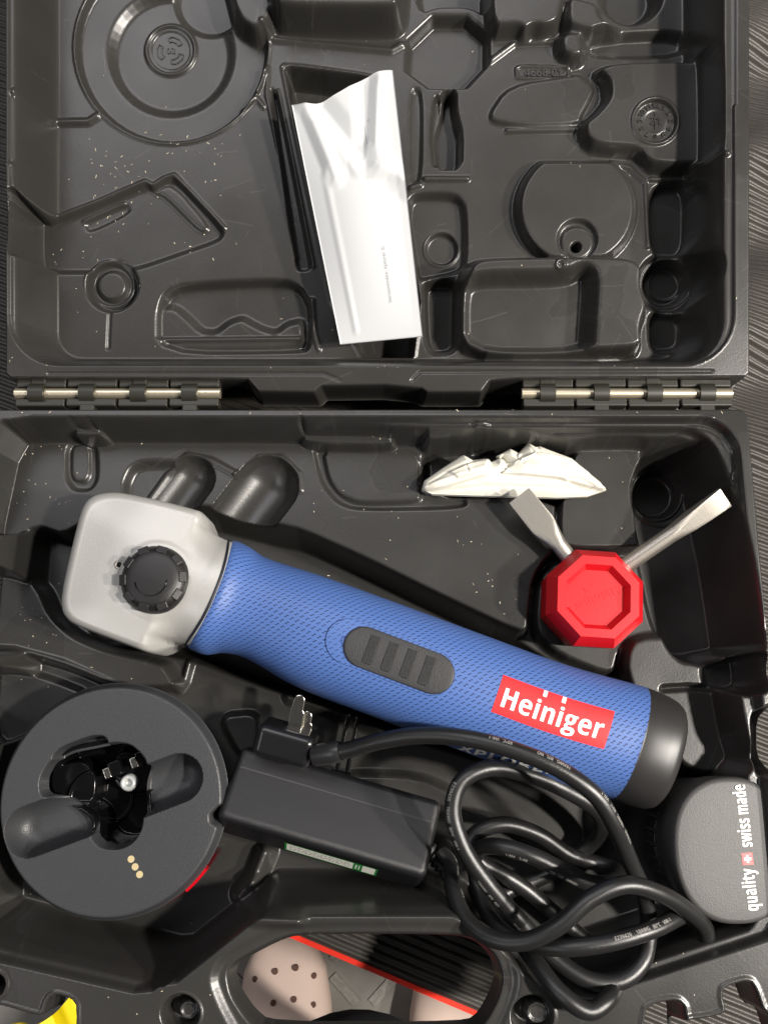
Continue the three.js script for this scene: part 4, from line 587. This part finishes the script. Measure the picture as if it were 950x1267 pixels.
// ------------------------------------------------------------------ leaflet in the lid slot
{
  const g = group('leaflet'); g.position.set(0, RIM, HZ); g.rotation.x = LT; tag(g, 'white folded instruction leaflet tucked into the slot of the lid', 'leaflet');
  const cn = document.createElement('canvas'); cn.width = 512; cn.height = 1280; const k = cn.getContext('2d'); k.fillStyle = '#bbbdbe'; k.fillRect(0, 0, 512, 1280);
  k.fillStyle = '#606165'; k.font = '17px sans-serif'; k.fillText('1)', 352, 208); k.fillRect(336, 215, 2, 96); k.fillText('r', 232, 268);
  k.save(); k.translate(352, 1100); k.rotate(-Math.PI / 2); k.font = '26px sans-serif'; k.fillStyle = '#55565a'; k.fillText('Versionindex: Xplorer ©', 0, 0); k.restore();
  const t = new THREE.CanvasTexture(cn); t.colorSpace = THREE.SRGBColorSpace; t.wrapS = t.wrapT = THREE.ClampToEdgeWrapping;
  // corners at their heights in the slot, a belly and creases towards the top
  const A = atLid(361, 131, -12), B = atLid(486, 97, -6), C = atLid(523, 416, -14), D = atLid(421, 426, -22), NU = 60, NV = 120;
  const cre = (u, v, au, av, bu, bv, w) => { const ex = bu - au, ev = bv - av, tt = Math.max(0, Math.min(1, ((u - au) * ex + (v - av) * ev) / (ex * ex + ev * ev))); const d = Math.hypot(u - au - ex * tt, (v - av - ev * tt) * 2.4) / w; return d < 1 ? (1 - d) : 0; };
  const surf = (u, v) => {
    const top = A.clone().lerp(B, u), bot = D.clone().lerp(C, u); top.z += 0.0035 * Math.sin(u * Math.PI * 1.6 + 0.3) - 0.0015; const p = top.lerp(bot, v);
    p.y += 0.004 * Math.sin(Math.PI * Math.min(1, u * 1.1)) * Math.sin(Math.PI * Math.min(1, v * 0.9 + 0.1)) + 0.0024 * cre(u, v, 0.14, 0, 0.3, 0.32, 0.13) - 0.003 * cre(u, v, 0.3, 0.02, 0.62, 0.3, 0.18) + 0.003 * cre(u, v, 0.62, 0.3, 1.0, 0.42, 0.18) - 0.0022 * cre(u, v, 0.7, 0.02, 0.62, 0.28, 0.15) + 0.002 * cre(u, v, 0.86, 0.02, 0.74, 0.26, 0.13) - 0.0014 * cre(u, v, 0.32, 0.32, 0.8, 0.4, 0.15) + 0.0006 * cre(u, v, 0.2, 0.3, 0.22, 0.95, 0.05);
    return p;
  };
  const P = [], U = [], I = []; for (let j = 0; j <= NV; j++) for (let i = 0; i <= NU; i++) { const p = surf(i / NU, j / NV); P.push(p.x, p.y, p.z); U.push(i / NU, 1 - j / NV); }
  const nv = (NU + 1) * (NV + 1); for (let q = 0; q < nv; q++) { P.push(P[3 * q], P[3 * q + 1] - 0.0012, P[3 * q + 2]); U.push(U[2 * q], U[2 * q + 1]); }
  for (let j = 0; j < NV; j++) for (let i = 0; i < NU; i++) { const a = j * (NU + 1) + i; I.push(a, a + NU + 1, a + 1, a + 1, a + NU + 1, a + NU + 2, nv + a, nv + a + 1, nv + a + NU + 1, nv + a + 1, nv + a + NU + 2, nv + a + NU + 1); }
  const edge = (a, b) => I.push(a, b, nv + a, b, nv + b, nv + a); for (let i = 0; i < NU; i++) { edge(i + 1, i); edge(NV * (NU + 1) + i, NV * (NU + 1) + i + 1); } for (let j = 0; j < NV; j++) { edge(j * (NU + 1), (j + 1) * (NU + 1)); edge((j + 1) * (NU + 1) + NU, j * (NU + 1) + NU); }
  const geo = new THREE.BufferGeometry(); geo.setAttribute('position', new THREE.Float32BufferAttribute(P, 3)); geo.setAttribute('uv', new THREE.Float32BufferAttribute(U, 2)); geo.setIndex(I); geo.computeVertexNormals();
  mesh('folded_sheet', geo, new THREE.MeshPhysicalMaterial({ map: t, roughness: 0.8 }), g);
}

// ------------------------------------------------------------------ below the bench: person, yellow strap
{
  const p = group('person'); tag(p, 'person in dark trousers and pale pink clogs standing at the bench', 'person');
  const fl = FLOOR + 0.003;
  const clog = (cx, tz, w, len, turn, holes) => {              // loft from toe to heel
    const S = [[0, 0.35, 0.03], [0.05, 0.68, 0.05], [0.15, 0.9, 0.062], [0.3, 1, 0.072], [0.45, 1, 0.084], [0.55, 0.95, 0.09], [0.62, 0.92, 0.075], [0.75, 0.86, 0.06], [0.9, 0.8, 0.055], [0.97, 0.62, 0.05], [1, 0.3, 0.04]];
    const n = 36, P = [], I = []; for (const [t, ww, h] of S) for (let i = 0; i < n; i++) { const a = i / n * Math.PI * 2, [c, s] = sup(a, 2.6); P.push(c * ww * w / 2, Math.max(0.001, h * 0.5 + s * h * 0.5), t * len); }
    for (let r = 0; r + 1 < S.length; r++) for (let i = 0; i < n; i++) { const a = r * n + i, b = r * n + (i + 1) % n; I.push(a, b, a + n, b, b + n, a + n); }
    const g = new THREE.BufferGeometry(); g.setAttribute('position', new THREE.Float32BufferAttribute(P, 3)); g.setIndex(I); g.computeVertexNormals();
    const m = mesh('clog', g, std(0xecd3c5, 0.7), p); m.position.set(cx, fl, tz); m.rotation.y = turn;
    if (holes) for (const [u, v] of [[-0.3, 0.16], [-0.08, 0.13], [0.14, 0.12], [0.33, 0.16], [-0.3, 0.28], [-0.1, 0.25], [0.12, 0.24], [0.32, 0.27]]) { const hgt = v < 0.2 ? 0.061 : 0.069; const hl = mesh('vent_hole', new THREE.CylinderGeometry(0.0034, 0.0034, 0.01, 14), std(0x6b5045, 0.9), m); hl.position.set(u * w, hgt * (0.5 + 0.5 * Math.pow(1 - Math.pow(Math.abs(u * 2), 2.6), 1 / 2.6)) - 0.0035, v * len); }
    const band = new THREE.TorusGeometry(w * 0.36, 0.006, 10, 40, Math.PI); band.scale(1, 1, 1); band.rotateX(-Math.PI / 2 - 0.5); const bm = mesh('opening_rim', band, m.material, m); bm.position.set(0, 0.088, len * 0.66);
    return m;
  };
  const t1 = at(350, 1160, fl + 0.05), t2 = at(545, 1172, fl + 0.05), sc = (camera.position.y - fl - 0.06) / F;
  clog(t1.x, t1.z, 100 * sc * 1.06, 0.27, 0.05, true); clog(t2.x + 0.02, t2.z + 0.0, 100 * sc, 0.27, -0.06, false);
  // socks and trousers as one body: ankles, shins, thighs, hips
  const bc = at(440, 1240, -0.06), cx = (t1.x + t2.x) / 2;
  const J = [[t1.x, fl + 0.05, t1.z + 0.13, 0.038], [t1.x, fl + 0.11, t1.z + 0.2, 0.04], [t1.x + 0.005, fl + 0.46, t1.z + 0.2, 0.062], [t1.x + 0.02, fl + 0.9, t1.z + 0.26, 0.09], [t2.x, fl + 0.05, t2.z + 0.13, 0.038], [t2.x, fl + 0.11, t2.z + 0.2, 0.04], [at(440, 1244, fl + 0.5).x, fl + 0.46, at(440, 1244, fl + 0.5).z + 0.105, 0.075], [t2.x - 0.02, fl + 0.9, t2.z + 0.26, 0.09], [cx, fl + 0.95, t1.z + 0.27, 0.13]];
  const B = [[0, 1], [1, 2], [2, 3], [4, 5], [5, 6], [6, 7], [3, 8], [7, 8]];
  const res = 72, mc = new MarchingCubes(res, new THREE.MeshStandardMaterial(), false, false, 120000); mc.isolation = 0; const half = 0.56, ox = cx, oy = fl + 0.52, oz = t1.z + 0.2;
  for (let z = 0; z < res; z++) for (let y = 0; y < res; y++) for (let x = 0; x < res; x++) {
    const X = ox + (x / res * 2 - 1) * half, Y = oy + (y / res * 2 - 1) * half, Z = oz + (z / res * 2 - 1) * half; let acc = 0; const kk = 60;
    for (const [a, b] of B) { const p0 = J[a], p1 = J[b], dx = p1[0] - p0[0], dy = p1[1] - p0[1], dz = p1[2] - p0[2], t = Math.max(0, Math.min(1, ((X - p0[0]) * dx + (Y - p0[1]) * dy + (Z - p0[2]) * dz) / (dx * dx + dy * dy + dz * dz))); acc += Math.exp(-kk * (Math.hypot(X - p0[0] - dx * t, Y - p0[1] - dy * t, Z - p0[2] - dz * t) - (p0[3] + (p1[3] - p0[3]) * t))); }
    mc.field[x + y * res + z * res * res] = Math.log(acc) / kk;
  }
  mc.update(); const cnt = mc.count, pos = mc.positionArray.slice(0, cnt * 3), nor = mc.normalArray.slice(0, cnt * 3), col = new Float32Array(cnt * 3);
  for (let i = 0; i < cnt; i++) { pos[3 * i] = ox + pos[3 * i] * half; pos[3 * i + 1] = oy + pos[3 * i + 1] * half; pos[3 * i + 2] = oz + pos[3 * i + 2] * half; const sock = pos[3 * i + 1] < fl + 0.13; const q = sock ? [0.62, 0.6, 0.56] : [0.012, 0.014, 0.022]; col.set(q, 3 * i); }
  const bg = new THREE.BufferGeometry(); bg.setAttribute('position', new THREE.BufferAttribute(pos, 3)); bg.setAttribute('normal', new THREE.BufferAttribute(nor, 3)); bg.setAttribute('color', new THREE.BufferAttribute(col, 3));
  mesh('body', bg, new THREE.MeshStandardMaterial({ vertexColors: true, roughness: 0.85 }), p);
}
{
  const a = at(30, 1284, -0.3), b = at(100, 1240, -0.3), d = b.clone().sub(a); const pts = [], n = 20; for (let i = 0; i <= n; i++) { const t = i / n * 1.8 - 0.4; pts.push(a.clone().addScaledVector(d, t).add(new THREE.Vector3(0, 0.004 * Math.sin(i), 0.01 * Math.sin(t * 3)))); }
  const P = [], I = []; pts.forEach((q) => { for (const [w, h] of [[-0.011, 0], [0.011, 0.002], [0.011, -0.002], [-0.011, -0.004]]) P.push(q.x + w * 0.55, q.y + h, q.z + w * 0.85); }); for (let i = 0; i < n; i++) for (let k = 0; k < 4; k++) { const q = i * 4 + k, r = i * 4 + (k + 1) % 4; I.push(q, q + 4, r, r, q + 4, r + 4); }
  const g = new THREE.BufferGeometry(); g.setAttribute('position', new THREE.Float32BufferAttribute(P, 3)); g.setIndex(I); const gg = toCreasedNormals(g, 0.6);
  tag(mesh('yellow_strap', gg, std(0xf2d800, 0.5), null), 'bright yellow strap hanging below the latch opening of the case', 'strap');
}

// ------------------------------------------------------------------ clipped hairs and crumbs lying in the case
{
  const bar = new THREE.BoxGeometry(1, 1, 1), mt = new THREE.MeshStandardMaterial({ color: 0xd8d0bf, roughness: 0.8 }); const list = [];
  const put = (px, py, inLid, s) => {
    if (vnoise(px / 34 + (inLid ? 50 : 0), py / 34) < 0.3 + 0.45 * rnd()) return; const v = inLid ? atLid(px, py, LF) : at(px, py, RIM + DK / 1000), f = inLid ? lid : tray; if (!f.solid(v.x, v.z)) return; const e = 0.0012, y = f.height(v.x, v.z); if (Math.abs(f.height(v.x + e, v.z) - y) > 0.0007 || Math.abs(f.height(v.x, v.z + e) - y) > 0.0007) return;
    const m = new THREE.Matrix4().compose(new THREE.Vector3(v.x, y + 0.00015, v.z), new THREE.Quaternion().setFromEuler(new THREE.Euler((rnd() - 0.5) * 0.3, rnd() * 6.28, (rnd() - 0.5) * 0.3)), new THREE.Vector3(s * (0.5 + rnd() * rnd() * 2.2), 0.00022, 0.0002 + rnd() * 0.0002));
    if (inLid) m.premultiply(new THREE.Matrix4().makeRotationX(LT).setPosition(0, RIM, HZ)); else m.premultiply(new THREE.Matrix4().makeTranslation(0, RIM, 0)); list.push([m, 0.35 + rnd() * 0.65]);
  };
  for (let i = 0; i < 90; i++) put(rnd() * 900 + 15, rnd() * 450, true, 0.0007);
  for (let i = 0; i < 150; i++) put(60 + rnd() * 220, 160 + rnd() * 170, true, 0.0008);
  for (let i = 0; i < 40; i++) put(20 + rnd() * 200, 330 + rnd() * 110, true, 0.0007);
  for (let i = 0; i < 120; i++) put(rnd() * 940, 448 + rnd() * 22, true, 0.0006);
  for (let i = 0; i < 120; i++) put(rnd() * 930, 503 + rnd() * 50, false, 0.0007);
  for (let i = 0; i < 90; i++) put(rnd() * 120, 530 + rnd() * 160, false, 0.0006);
  for (let i = 0; i < 110; i++) put(rnd() * 240, 700 + rnd() * 150, false, 0.0006);
  for (let i = 0; i < 150; i++) put(380 + rnd() * 420, 560 + rnd() * 230, false, 0.0006);
  for (let i = 0; i < 90; i++) put(rnd() * 950, 1100 + rnd() * 167, false, 0.0006);
  const im = new THREE.InstancedMesh(bar, mt, list.length); list.forEach(([m, b], i) => { im.setMatrixAt(i, m); im.setColorAt(i, new THREE.Color().setRGB(b, b * 0.95, b * 0.86)); });
  im.name = 'hair_clippings'; im.userData = { kind: 'stuff', label: 'pale hair clippings and crumbs scattered in the case', category: 'clippings' }; scene.add(im);
}
scene.traverse((o) => { if (o.isMesh) { o.castShadow = true; o.receiveShadow = true; } });
renderer.render(scene, camera);
